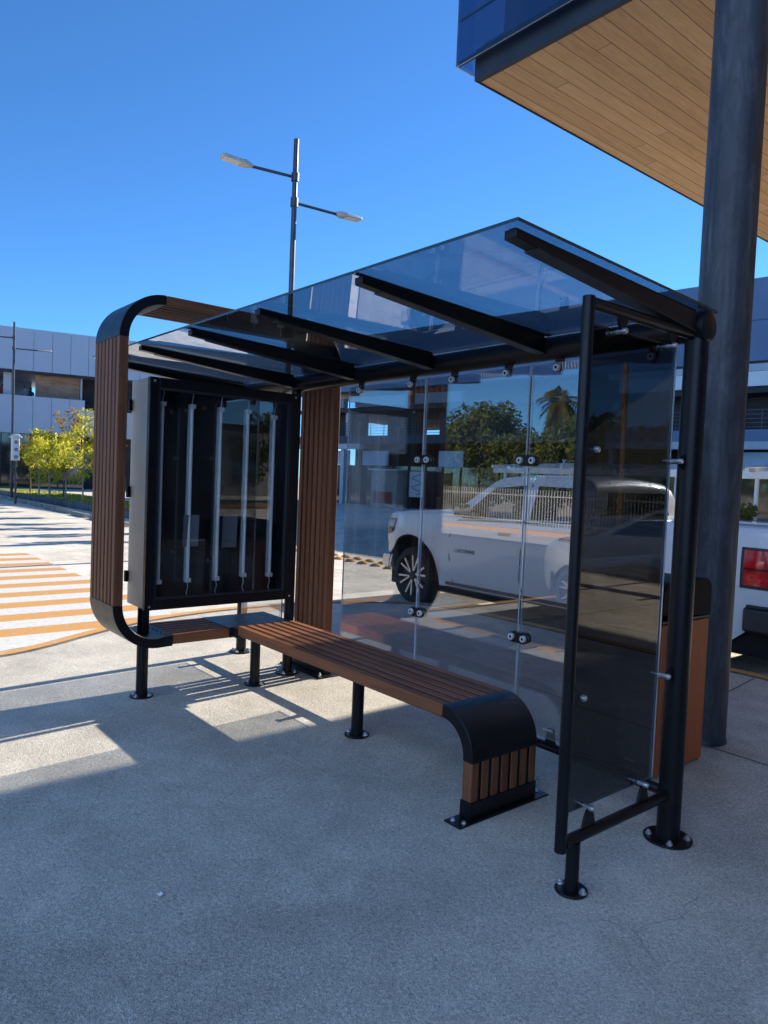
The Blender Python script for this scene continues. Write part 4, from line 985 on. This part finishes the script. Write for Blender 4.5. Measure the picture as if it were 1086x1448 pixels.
m = MB(); m.path([(-12.35, 5.45, 8.19), (-12.35, 4.33, 8.10)], .032, 10); m.tube((-12.35, 5.47, 8.10), (-12.35, 5.47, 8.28), .085, 14); m.build('arm', M['galv'], LP)
m = MB(); m.path([(-12.35, 5.49, 7.64), (-12.35, 6.66, 7.69)], .032, 10); m.tube((-12.35, 5.47, 7.55), (-12.35, 5.47, 7.74), .085, 14); m.build('arm', M['galv'], LP)
lamp_head(4.40, 3.72, 8.10, 8.11); lamp_head(6.60, 7.28, 7.69, 7.73)
copy_tree(LP, loc=(-40.0, 5.85, RZ), label='far double arm street lamp standing in front of the panelled building at left')

# ------------------------------------------------------------------ traffic signal
TS = thing('traffic_signal', (-34, 4.65, RZ), 'small white traffic signal head with three lenses on a thin dark post at far left', 'traffic signal')
m = MB(); m.tube((-34, 4.72, RZ), (-34, 4.72, 2.9), .05, 12); m.build('pole', M['galv'], TS)
m = MB(); m.box((-34, 4.50, 1.80), (-33.72, 4.80, 2.85)); m.prism([(4.40, 2.82), (4.9, 2.82), (4.72, 2.98), (4.55, 2.98)], 0, -34.05, -33.6); hd = m.build('signal_head', M['whitemetal'], TS, bevel=.02)
for k in range(3):
    z = 2.62 - .33 * k; m = MB(); m.tube((-33.722, 4.65, z), (-33.70, 4.65, z), .08, 18); m.build('lens', M['greyband'], hd)

# ------------------------------------------------------------------ buildings
def frame_xy(o, d, n):
    """local builder: u along d, w along n (into the building), z up"""
    o = Vector(o); d = Vector((*d, 0)).normalized(); n = Vector((*n, 0)).normalized()
    def P(u, w, z): q = o + d * u + n * w; return (q.x, q.y, z)
    return P
class FB(MB):
    def __init__(s, P): super().__init__(); s.P = P
    def bx(s, u0, u1, w0, w1, z0, z1):
        P = s.P; return s.hexa([P(u0,w0,z0),P(u1,w0,z0),P(u1,w1,z0),P(u0,w1,z0)], [P(u0,w0,z1),P(u1,w0,z1),P(u1,w1,z1),P(u0,w1,z1)])
# left panelled building
PL = frame_xy((-59.116, 9.15, 0), (.2036, .979), (-.979, .2036))
LB = thing('panelled_building', (-59, 12, RZ), 'long two band building with pale blue grey wall panels across the car park', 'building')
for z_a, z_b, u_m in ((8.83, 12.0, 99), (4.05, 6.90, 5.4)):
    m = FB(PL)
    for k in range(-22, 19):
        u = 1.30 * k + .47 - .9
        if u < u_m: m.bx(u, min(u + 1.275, 5.85 if u_m < 9 else 99), 0, .25, z_a, z_b)
    m.build('wall_panels', M['panel'], LB, smooth=0)
m = FB(PL); m.bx(-28.5, 24, .251, 14, 8.9, 11.9); m.bx(-28.5, 24, .251, 14, 4.1, 6.2); m.build('core', M['bandlight'], LB, smooth=0)
m = FB(PL); m.bx(-28.5, 24, .05, .24, 8.60, 8.825); m.build('dark_reveal', M['darkwall'], LB, smooth=0)
m = FB(PL); m.bx(2.35, 5.55, 1.2, 1.5, 6.2, 8.9); m.build('brown_wall', M['brown'], LB, smooth=0)
for u in (-8, -3.2, .40, 5.62, 11, 17):
    m = FB(PL); m.bx(u - .28 if u < 5 else u - .06, u + (.28 if u < 5 else .06), .5, .9, 6.2, 8.9); m.build('pillar', M['bandlight'], LB, smooth=0)
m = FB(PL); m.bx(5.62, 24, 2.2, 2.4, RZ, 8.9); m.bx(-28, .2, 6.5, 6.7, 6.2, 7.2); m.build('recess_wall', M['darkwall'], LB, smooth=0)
m = FB(PL); m.bx(-28.5, 5.8, .6, .7, RZ, 4.05); m.build('shop_glass', M['store'], LB, smooth=0)
m = FB(PL)
for u in range(-28, 6, 2): m.bx(u, u + .08, .5, .59, RZ, 4.05)
m.build('mullions', M['darkwall'], LB, smooth=0)
m = FB(PL); m.bx(-6, 2.3, 9, 9.1, 6.2, 8.9); m.build('far_window', M['storeblue'], LB, smooth=0)
# railing stair at its right
m = FB(PL)
for k in range(6): m.bx(5.95, 8.5, .3, .34, 5.0 + k * .38, 5.04 + k * .38)
m.build('railing', M['plastic'], LB, smooth=0)

# rear mall building
th = math.radians(8); PR = frame_xy((-12.9, 30, 0), (math.cos(th), math.sin(th)), (-math.sin(th), math.cos(th)))
RB = thing('terrace_building', (-20, 32, RZ), 'large shaded mall building with slate parapet, white band and railed upper terrace', 'building')
U0, U1 = -31, 26
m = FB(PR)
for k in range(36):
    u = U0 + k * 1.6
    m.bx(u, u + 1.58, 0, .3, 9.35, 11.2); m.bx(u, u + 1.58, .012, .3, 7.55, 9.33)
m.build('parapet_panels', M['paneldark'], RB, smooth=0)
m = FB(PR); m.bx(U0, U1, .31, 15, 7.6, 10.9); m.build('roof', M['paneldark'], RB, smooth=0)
m = FB(PR); m.bx(U0, U1, .06, .3, 7.42, 7.545); m.build('shadow_gap', M['darkwall'], RB, smooth=0)
m = FB(PR); m.bx(-7, U1, -.05, .3, 7.1, 7.415); m.build('grey_band', M['bandlight'], RB, smooth=0)
m = FB(PR)
for a_, b_ in ((-6.4, -1.9), (-1.2, 3.4), (4, 9)): m.bx(a_, b_, -.12, .3, 6.42, 7.07)
m.build('white_band', M['bandwhite'], RB, smooth=0)
for a_, b_ in ((-27.2, -26.2), (-25.1, -20.6), (-19.8, -16.2)):
    m = FB(PR); m.bx(a_, b_, -.12, .3, 6.42, 7.07); m.build('dimmed_band', M['greyband'], RB, smooth=0)  # white band segments greyed to look dimmed by the tinted panes
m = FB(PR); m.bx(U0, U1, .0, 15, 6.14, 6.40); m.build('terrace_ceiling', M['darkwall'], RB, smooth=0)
for a_, b_, mm_ in ((U0, -17.5, 'slabdark'), (-17.5, -7, 'darkwall'), (-7, U1, 'paneldark')):  # middle stretch coloured darker so the reflected trees hide it
    m = FB(PR); m.bx(a_, b_ - .002, -.1, 15, 3.97, 4.5); m.build('terrace_slab', M[mm_], RB, smooth=0)
m = FB(PR); m.bx(U0, -24.5, -.16, .3, 3.62, 3.965); m.bx(-7, U1, -.16, .3, 3.62, 3.965); m.build('pale_band', M['bandlight'], RB, smooth=0)
# terrace back wall with two openings to the sky
m = FB(PR)
for a, b in ((U0, -25.6), (-23.6, -20.3), (-19.1, U1)): m.bx(a, b, 1.6, 1.8, 4.5, 6.14)
m.build('terrace_wall', M['darkwall'], RB, smooth=0)
m = FB(PR)
for k in range(5): m.bx(U0, -17.5, .1, .13, 4.62 + .19 * k, 4.645 + .19 * k); m.bx(-7, U1, .1, .13, 4.62 + .19 * k, 4.645 + .19 * k)
for k in [q for q in range(48) if not -17.5 < U0 + 1.2 * q < -7]: m.bx(U0 + 1.2 * k, U0 + 1.2 * k + .03, .131, .16, 4.5, 5.42)
m.build('railing', M['galv'], RB, smooth=0)
for u in (-26.3, -6.7, -1.8, 3.1, 8, 12.9):
    m = FB(PR); m.bx(u - .12, u + .12, .35, .6, 4.5, 6.14); m.build('pillar', M['bandlight'], RB, smooth=0)
    m = FB(PR); m.bx(u - .16, u + .16, .02, .3, RZ, 3.61); m.build('pillar', M['bandlight'], RB, smooth=0)
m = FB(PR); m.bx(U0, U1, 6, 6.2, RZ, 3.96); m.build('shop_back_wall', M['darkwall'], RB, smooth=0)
m = FB(PR); m.bx(U0, U1, 1.2, 1.35, RZ, 2.55); m.build('shop_glass', M['store'], RB, smooth=0)
for a, b in ((-30, -26.6), (-25.3, -22.9), (-18.6, -16.7), (-1.4, 2.8), (3.4, 7.6)):
    m = FB(PR); m.bx(a, b, 1.0, 1.1, 2.56, 3.55); m.build('transom_window', M['storeblue'], RB, smooth=0)
m = FB(PR)
for k in range(40): m.bx(U0 + 1.4 * k, U0 + 1.4 * k + .06, 1.1, 1.19, RZ, 3.6)
m.build('mullions', M['darkwall'], RB, smooth=0)

# things in front of its shops
KS = thing('kiosk', (-33.9, 26.5, RZ), 'beige kiosk with a red lower panel in front of the shaded shops', 'kiosk')
m = FB(PR); m.bx(-22.6, -20.4, -.9, .2, RZ, 2.2); m.build('cabinet', M['beige'], KS, bevel=.03)
m = FB(PR); m.bx(-22.3, -20.7, -.94, -.905, .1, .85); m.build('red_panel', M['redboard'], KS)
m = FB(PR); m.bx(-22.75, -20.25, -1.05, .35, 2.21, 2.3); m.build('counter_top', M['whitemetal'], KS)
PB = thing('poster_board', (-32, 27.2, RZ), 'upright white poster board with black squiggle outside the shaded shops', 'poster board')
m = FB(PR); m.bx(-19.9, -18.75, -.2, -.12, .6, 2.2); bo = m.build('board', M['bandwhite'], PB)
m = FB(PR); m.bx(-19.98, -19.9, -.25, -.1, RZ, 2.28); m.bx(-18.75, -18.67, -.25, -.1, RZ, 2.28); m.build('stand', M['plastic'], PB)
m = MB(); pts = [PR(-19.7 + .8 * (.5 + .5 * math.sin(i * .9)) , -.215, .75 + i * .085) for i in range(16)]; m.path(pts, .022, 6); m.build('squiggle', M['ink'], bo)

# white pergola, low wall and planters between
PG = thing('white_pergola', (-6, 13.5, RZ), 'low white steel pergola seen beyond the pickup', 'pergola')
m = MB()
for y, z in ((12.2, 1.93), (15.2, 2.13)):
    m.box((-12.2, y, z), (6, y + .12, z + .16))
m.build('beam', M['whitemetal'], PG, bevel=.01)
m = MB()
for k in range(16): m.hexa([(-12 + 1.15*k, 11.9, 2.06), (-11.92 + 1.15*k, 11.9, 2.06), (-11.92 + 1.15*k, 15.6, 2.28), (-12 + 1.15*k, 15.6, 2.28)], [(-12 + 1.15*k, 11.9, 2.14), (-11.92 + 1.15*k, 11.9, 2.14), (-11.92 + 1.15*k, 15.6, 2.36), (-12 + 1.15*k, 15.6, 2.36)])
m.build('rafters', M['whitemetal'], PG)
for x in (-11.8, -8.4, -5.0, -1.6, 2):
    for y in (12.26, 15.26):
        m = MB(); m.tube((x, y, RZ), (x, y, 1.94 if y < 13 else 2.14), .045, 14); m.build('post', M['whitemetal'], PG)
LW = MB(); LW.box((-9, 11.6, RZ), (6, 11.85, .86)); tag(LW.build('low_wall', M['bandwhite'], bevel=.02), 'low white wall carrying planters in front of the pergola', 'wall')

def leaf_quads(mb, c, rad, n, size, rng, flat=1.0, droop=0):
    for _ in range(n):
        while True:
            p = Vector((rng.uniform(-1, 1), rng.uniform(-1, 1), rng.uniform(-1, 1)))
            if p.length <= 1: break
        p = Vector((c[0] + p.x * rad[0], c[1] + p.y * rad[1], c[2] + p.z * rad[2]))
        d = Vector((rng.gauss(0, 1), rng.gauss(0, 1), rng.gauss(0, 1) - droop)).normalized(); a = d.orthogonal().normalized()
        a = (Matrix.Rotation(rng.uniform(0, 2 * PI), 3, d) @ a)
        s = size * rng.uniform(.6, 1.3)
        mb.add([p - d * s, p + a * s * .33 * flat, p + d * s, p - a * s * .33 * flat], [(0, 1, 2, 3)])
PN = ['clay planter with a leafy plant on the low white wall, nearer the pillar', 'clay planter with a leafy plant on the low white wall, farther left']
for i, (x, nm) in enumerate(((-5.0, PN[0]), (-7.3, PN[1]))):
    pt = thing('planter', (x, 11.72, .86), nm, 'planter', 'planters on the low wall')
    m = MB(); m.lathe([(.0001, 0), (.20, 0), (.30, .16), (.33, .22), (.29, .22), (.27, .16)], (x, 11.72, .862), 2, 20); m.build('pot', M['terracotta'], pt)
    m = MB(); rng = random.Random(i); leaf_quads(m, (x, 11.72, 1.25), (.26, .24, .2), 260, .07, rng); m.build('foliage', M['leafdark'], pt, smooth=0, fix=False)

# ------------------------------------------------------------------ trees
def tree(name, label, cat, base, h, crown_z, rx, rz_, nclump, nleaf, size, mat, bark, tr=.05, group=None, seed=1, lean=0, multi=1, droop=0):
    rng = random.Random(seed); x, y, z = base
    t = thing(name, base, label, cat, group)
    trunk = MB(); cr = MB()
    tips = []
    for s in range(multi):
        lx = rng.uniform(-.15, .15) * (s > 0) + lean; ly = rng.uniform(-.15, .15) * (s > 0)
        pts = [(x + lx * k * k * .6 + rng.uniform(-.02, .02), y + ly * k * k * .6 + rng.uniform(-.02, .02), z + crown_z * k) for k in (0, .25, .5, .75, 1.0)]
        pts[0] = (x + .06 * s, y, z)
        trunk.path(pts, [tr, tr * .85, tr * .75, tr * .68, tr * .6], 9); tips.append(pts[-1])
    cc = Vector((x + lean * .6, y, z + crown_z + rz_ * .75))
    for k in range(nclump):
        while True:
            p = Vector((rng.uniform(-1, 1), rng.uniform(-1, 1), rng.uniform(-1, 1)))
            if .25 < p.length <= 1: break
        w = 1 - .45 * max(0, p.z)
        c = cc + Vector((p.x * rx * w, p.y * rx * w, p.z * rz_))
        s0 = Vector(tips[k % multi]); mid = s0.lerp(c, .5) + Vector((0, 0, -.12 * rx))
        if k % 2 == 0: trunk.path([s0 + Vector((0, 0, -.1)), mid, c], [tr * .42, tr * .26, tr * .1], 5)
        q = rng.uniform(.55, 1.15)
        leaf_quads(cr, c, (rx * .33 * q, rx * .33 * q, rz_ * .27 * q), int(nleaf * q * q), size, rng, droop=droop)
    trunk.build('trunk', bark, t, smooth=60)
    cr.build('crown', mat, t, smooth=0, fix=False)
    return t
TG = 'young trees along the planted strip'
rowt = [(-39.0, 6.95, 3.4, 'slim yellow green young tree leftmost in the row by the far lamp', 2), (-37.6, 7.1, 3.3, 'yellow green young tree with forked pale trunk, second in the row', 2),
        (-36.4, 7.55, 3.0, 'low rounded yellow green young tree in the middle of the row', 1), (-33.2, 7.4, 3.9, 'taller yellow green young tree beside the slatted loop', 1)]
for i, (x, y, h, lb, mu) in enumerate(rowt):
    tree('young_tree', lb, 'tree', (x, y, RZ + .17), h, h * .38, 1.0 + .08 * i, h * .37, 26, 56, .115, M['leafyellow'], M['barkpale'], .045, TG, 20 + i, multi=mu, droop=.3)
tree('rusty_tree', 'thin rusty leaved tree standing taller behind the yellow green young trees', 'tree', (-39.5, 8.3, RZ + .17), 4.7, 2.6, 1.15, 1.25, 22, 55, .11, M['leafrust'], M['bark'], .05, None, 41)
tree('rusty_tree', 'small bare looking rusty tree at the left edge in front of the panelled building', 'tree', (-44.0, 7.7, RZ + .17), 3.6, 1.7, .9, .9, 16, 40, .11, M['leafrust'], M['bark'], .05, None, 42)
for i, (x, y, h) in enumerate(((-30.6, 7.3, 3.4), (-28.0, 7.0, 3.2), (-24.6, 7.2, 3.5), (-22.2, 7.0, 3.4), (-20.3, 7.2, 3.6), (-18.2, 7.1, 3.0), (-16.2, 7.0, 3.5))):
    tree('young_tree', 'yellow green young tree of the planted strip, hidden behind the display cabinet', 'tree', (x, y, RZ + .17), h, h * .5, .55, h * .27, 16, 60, .12, M['leafyellow'], M['barkpale'], .06, TG, 60 + i)
sh = MB(); rng = random.Random(5)
for k in range(170):
    x = rng.uniform(-46, -24.5); leaf_quads(sh, (x, rng.uniform(6.7, 9.8), RZ + .18), (.28, .28, .06), 16, .08, rng)
tag(sh.build('ground_cover', M['leafyellow'], smooth=0, fix=False), kind='stuff', label='low yellow green ground cover under the young trees', cat='ground cover')

# across the road behind the camera: white fence, dark trees, palm (mirrored in the panes)
FE = thing('white_fence', (-15, -20, 0), 'white upright bar fence before dark trees, mirrored in the glass', 'fence')
m = MB()
for k in range(238):
    x = -42 + k * .14; m.box((x, -20.02, -.02), (x + .032, -19.98, 1.45))
m.build('bars', M['fencewhite'], FE, smooth=0)
m = MB()
for z in (.12, 1.18): m.box((-42, -20.05, z), (-8.7, -20.021, z + .05))
m.build('rail', M['fencewhite'], FE, smooth=0)
lbs = ['dark green tree behind the white fence, tallest and leftmost in the mirrored row', 'dark green tree behind the white fence', 'dark green tree behind the white fence']
TT = 'dark trees behind the white fence'
for i, (x, y, h, r) in enumerate(((-21.9, -22.5, 5.9, 2.0), (-24.7, -23.2, 4.7, 2.1), (-18.9, -22.3, 4.5, 1.9), (-16.2, -22.6, 5.1, 2.0), (-13.2, -22.2, 4.4, 2.0), (-28.3, -23, 5.2, 2.2), (-10.6, -22.5, 5.0, 2.0))):
    tree('shade_tree', 'tallest dark green tree behind the white fence, mirrored left of the pane joint' if i == 0 else 'bushy dark green tree in the mirrored row behind the white fence', 'tree', (x, y, RZ), h, h * .16, r * 1.12, h * .46, 46, 330, .14, M['leafdark'], M['bark'], .13, TT, 80 + i)
PT = thing('palm_tree', (-20.2, -25.5, RZ), 'palm tree rising above the dark trees, mirrored in the right glass panel', 'palm tree')
m = MB(); m.path([(-20.2, -25.5, RZ), (-20.15, -25.5, 3.0), (-20.1, -25.5, 5.7)], [.22, .19, .17], 12); m.build('trunk', M['bark'], PT)
m = MB(); rng = random.Random(9)
for k in range(70):
    a = rng.uniform(0, 2 * PI); e = rng.uniform(-1.1, 1.25); Lf = rng.uniform(.95, 1.5); c = Vector((-20.1, -25.5, 5.8))
    dr = Vector((math.cos(a), math.sin(a), 0)); pv = None
    for s in range(11):
        u = s / 10; p = c + dr * (Lf * u * math.cos(e)) + Vector((0, 0, Lf * u * math.sin(e) - .5 * u * u * Lf))
        if pv is not None and s > 2:
            sd = Vector((-dr.y, dr.x, 0))
            for sg in (-1, 1):
                q = p + sd * sg * (.34 * (1 - .5 * u)) + Vector((0, 0, -.12 - .1 * u)) + dr * .12
                m.add([pv, p, q, q + Vector((0, 0, .02)) - dr * .03], [(0, 1, 2, 3)])
        pv = p
m.build('crown', M['leafpalm'], PT, smooth=0, fix=False)
MBK = thing('bounce_block', (8, -19, RZ), 'tall pale blue block added unseen behind the photographer to bounce sunlight into the shade', 'building')
m = MB(); m.box((-6.6, -26, RZ), (30, -13, 18)); m.build('wall', M['bounceblue'], MBK, smooth=0)  # added out of view; its sunlit face throws light into the shade
m = MB(); m.box((-6.9, -26.3, 18.001), (30.3, -12.7, 18.4)); m.build('cornice', M['bandlight'], MBK, smooth=0)
for fl_ in range(5):
    for k in range(7):
        x = -4.6 + 4.9 * k; m = MB(); m.box((x, -12.998, .8 + 3.6 * fl_), (x + 1.3, -12.95, 2.5 + 3.6 * fl_)); m.build('window', M['store'], MBK, smooth=0)
YP = MB(); YP.path([(-7.9, -12, RZ), (-7.95, -12, 2.4), (-8.0, -12, 4.75)], .06, 12); tag(YP.build('yellow_pole', M['yellow'], smooth=60), 'slim yellow pole mirrored in the side glass of the shelter', 'pole')
# to the right of the camera (mirrored in the display cabinet)
for i, (x, y, h) in enumerate(((29, 19, 6.5), (30, 27, 6.0))):
    tree('lawn_tree', ('broad' if i == 0 else 'smaller') + ' dark green tree on the lawn, mirrored in the display cabinet glass', 'tree', (x, y, RZ), h, h * .3, 2.4, h * .34, 26, 130, .18, M['leafdark'], M['bark'], .14, 'trees on the lawn', 120 + i)
EB = thing('beige_building', (48, 22, RZ), 'plain beige building with a dark flat roof, mirrored in the display cabinet glass', 'building')
m = MB(); m.box((44, 2, RZ), (56, 50, 5.0)); m.build('wall', M['beige'], EB, smooth=0)
m = MB(); m.box((43.6, 1.6, 5.001), (56.4, 50.4, 5.5)); m.build('roof', M['darkwall'], EB, smooth=0)
for k in range(9):
    m = MB(); m.box((43.95, 4 + 5 * k, .8), (43.998, 6.4 + 5 * k, 2.8)); m.build('window', M['store'], EB, smooth=0)

# ------------------------------------------------------------------ people on the upper floor of the panelled building
def person(label, u, w, zf, mat, pose=0):
    loc = PL(u, w, zf)
    r = thing('person', loc, label, 'person')
    V = [(0,0,.95),(0,0,1.2),(0,0,1.42),(0,0,1.52),(0,0,1.62),(0,0,1.74), (.10,0,.9),(.11,.02,.48),(.11,0,.06),(.12,-.13,.04), (-.10,0,.9),(-.12,.0,.48),(-.12,.02,.06),(-.13,-.11,.04),
         (.19,0,1.40),(.25,.02,1.13),(.22,-.16,.98 + .12 * pose),(.20,-.22,.97 + .14 * pose), (-.19,0,1.40),(-.25,.03,1.12),(-.23,-.12,.93),(-.22,-.18,.90)]
    E_ = [(0,1),(1,2),(2,3),(3,4),(4,5),(0,6),(6,7),(7,8),(8,9),(0,10),(10,11),(11,12),(12,13),(2,14),(14,15),(15,16),(16,17),(2,18),(18,19),(19,20),(20,21)]
    rad = [.145,.14,.15,.058,.095,.085,.092,.062,.045,.04,.092,.062,.045,.04,.062,.046,.036,.04,.062,.046,.036,.04]
    ang = math.atan2(.2036, -.979) - PI / 2
    ca, sa = math.cos(ang + PI), math.sin(ang + PI)
    me = bpy.data.meshes.new('body'); me.from_pydata([(x*ca - y*sa, x*sa + y*ca, z) for x, y, z in V], E_, [])
    o = bpy.data.objects.new('body', me); COL.objects.link(o); o.parent = r
    s = o.modifiers.new('skin', 'SKIN'); sk = me.skin_vertices[0].data
    for i, q in enumerate(rad): sk[i].radius = (q, q)
    sk[0].use_root = True
    o.modifiers.new('sub', 'SUBSURF').render_levels = 2
    me.materials.append(mat)
    m = MB(); m.lathe([(.0001, .13), (.05, .12), (.09, .07), (.105, 0), (.09, -.05)], tuple(Vector(loc) + Vector((0, 0, 1.68))), 2, 14); m.build('hair', M['clothdark'], r)
person('person in a red top standing at the upper floor opening at the left edge', .06, 1.0, 5.95, M['clothred'])
person('person in a light grey top leaning at the upper floor opening', 1.62, .9, 5.95, M['clothgrey'], 1)
person('person in dark clothes beside the grey topped person upstairs', 2.02, 1.0, 5.85, M['clothdark'])

# ------------------------------------------------------------------ light, sky, camera
sun_to = Vector((-.17, 2.02, 1)).normalized()
sd = bpy.data.lights.new('sun', 'SUN'); sd.energy = 4.9; sd.angle = math.radians(.55); sd.color = (1, .92, .80)
so = bpy.data.objects.new('sun', sd); COL.objects.link(so); so.rotation_euler = (-sun_to).to_track_quat('-Z', 'Y').to_euler()
w = bpy.data.worlds.new('World'); sc.world = w; w.use_nodes = True; nt = w.node_tree; nt.nodes.clear()
sky = nt.nodes.new('ShaderNodeTexSky'); sky.sky_type = 'NISHITA'; sky.sun_disc = False
sky.sun_elevation = math.asin(sun_to.z); sky.sun_rotation = math.atan2(sun_to.x, sun_to.y)
sky.altitude = 1500; sky.air_density = .85; sky.dust_density = .0; sky.ozone_density = 4.0
hs_ = nt.nodes.new('ShaderNodeHueSaturation'); hs_.inputs['Saturation'].default_value = 1.0
tn = nt.nodes.new('ShaderNodeMix'); tn.data_type = 'RGBA'; tn.blend_type = 'MULTIPLY'; tn.inputs['Factor'].default_value = 1; tn.inputs['B'].default_value = (.44, .775, 1.0, 1)
bg = nt.nodes.new('ShaderNodeBackground'); bg.inputs['Strength'].default_value = .115
wo = nt.nodes.new('ShaderNodeOutputWorld')
nt.links.new(sky.outputs[0], hs_.inputs['Color']); nt.links.new(hs_.outputs[0], tn.inputs['A']); nt.links.new(tn.outputs['Result'], bg.inputs['Color']); nt.links.new(bg.outputs[0], wo.inputs['Surface'])

cam = bpy.data.cameras.new('camera'); co = bpy.data.objects.new('camera', cam); COL.objects.link(co); sc.camera = co
yaw, pitch, roll = .8819, -.0443, .0405
fw = Vector((-math.sin(yaw) * math.cos(pitch), math.cos(yaw) * math.cos(pitch), math.sin(pitch))); rt = Vector((math.cos(yaw), math.sin(yaw), 0)); up = rt.cross(fw)
r2 = rt * math.cos(roll) + up * math.sin(roll); u2 = -rt * math.sin(roll) + up * math.cos(roll)
mt = Matrix((r2, u2, -fw)).transposed().to_4x4(); mt.translation = Vector((1.6545, -3.1349, 1.6)); co.matrix_world = mt
cam.sensor_fit = 'VERTICAL'; cam.sensor_height = 36; cam.lens = 1022.78 / 1448 * 36; cam.clip_end = 3000; cam.clip_start = .05

sc.view_settings.view_transform = 'Standard'; sc.view_settings.look = 'None'; sc.view_settings.exposure = 1.06; sc.view_settings.gamma = 1
sc.render.engine = 'CYCLES'
sc.cycles.max_bounces = 14; sc.cycles.transparent_max_bounces = 24; sc.cycles.glossy_bounces = 6; sc.cycles.diffuse_bounces = 5
sc.cycles.use_denoising = True; sc.cycles.caustics_reflective = False; sc.cycles.caustics_refractive = False
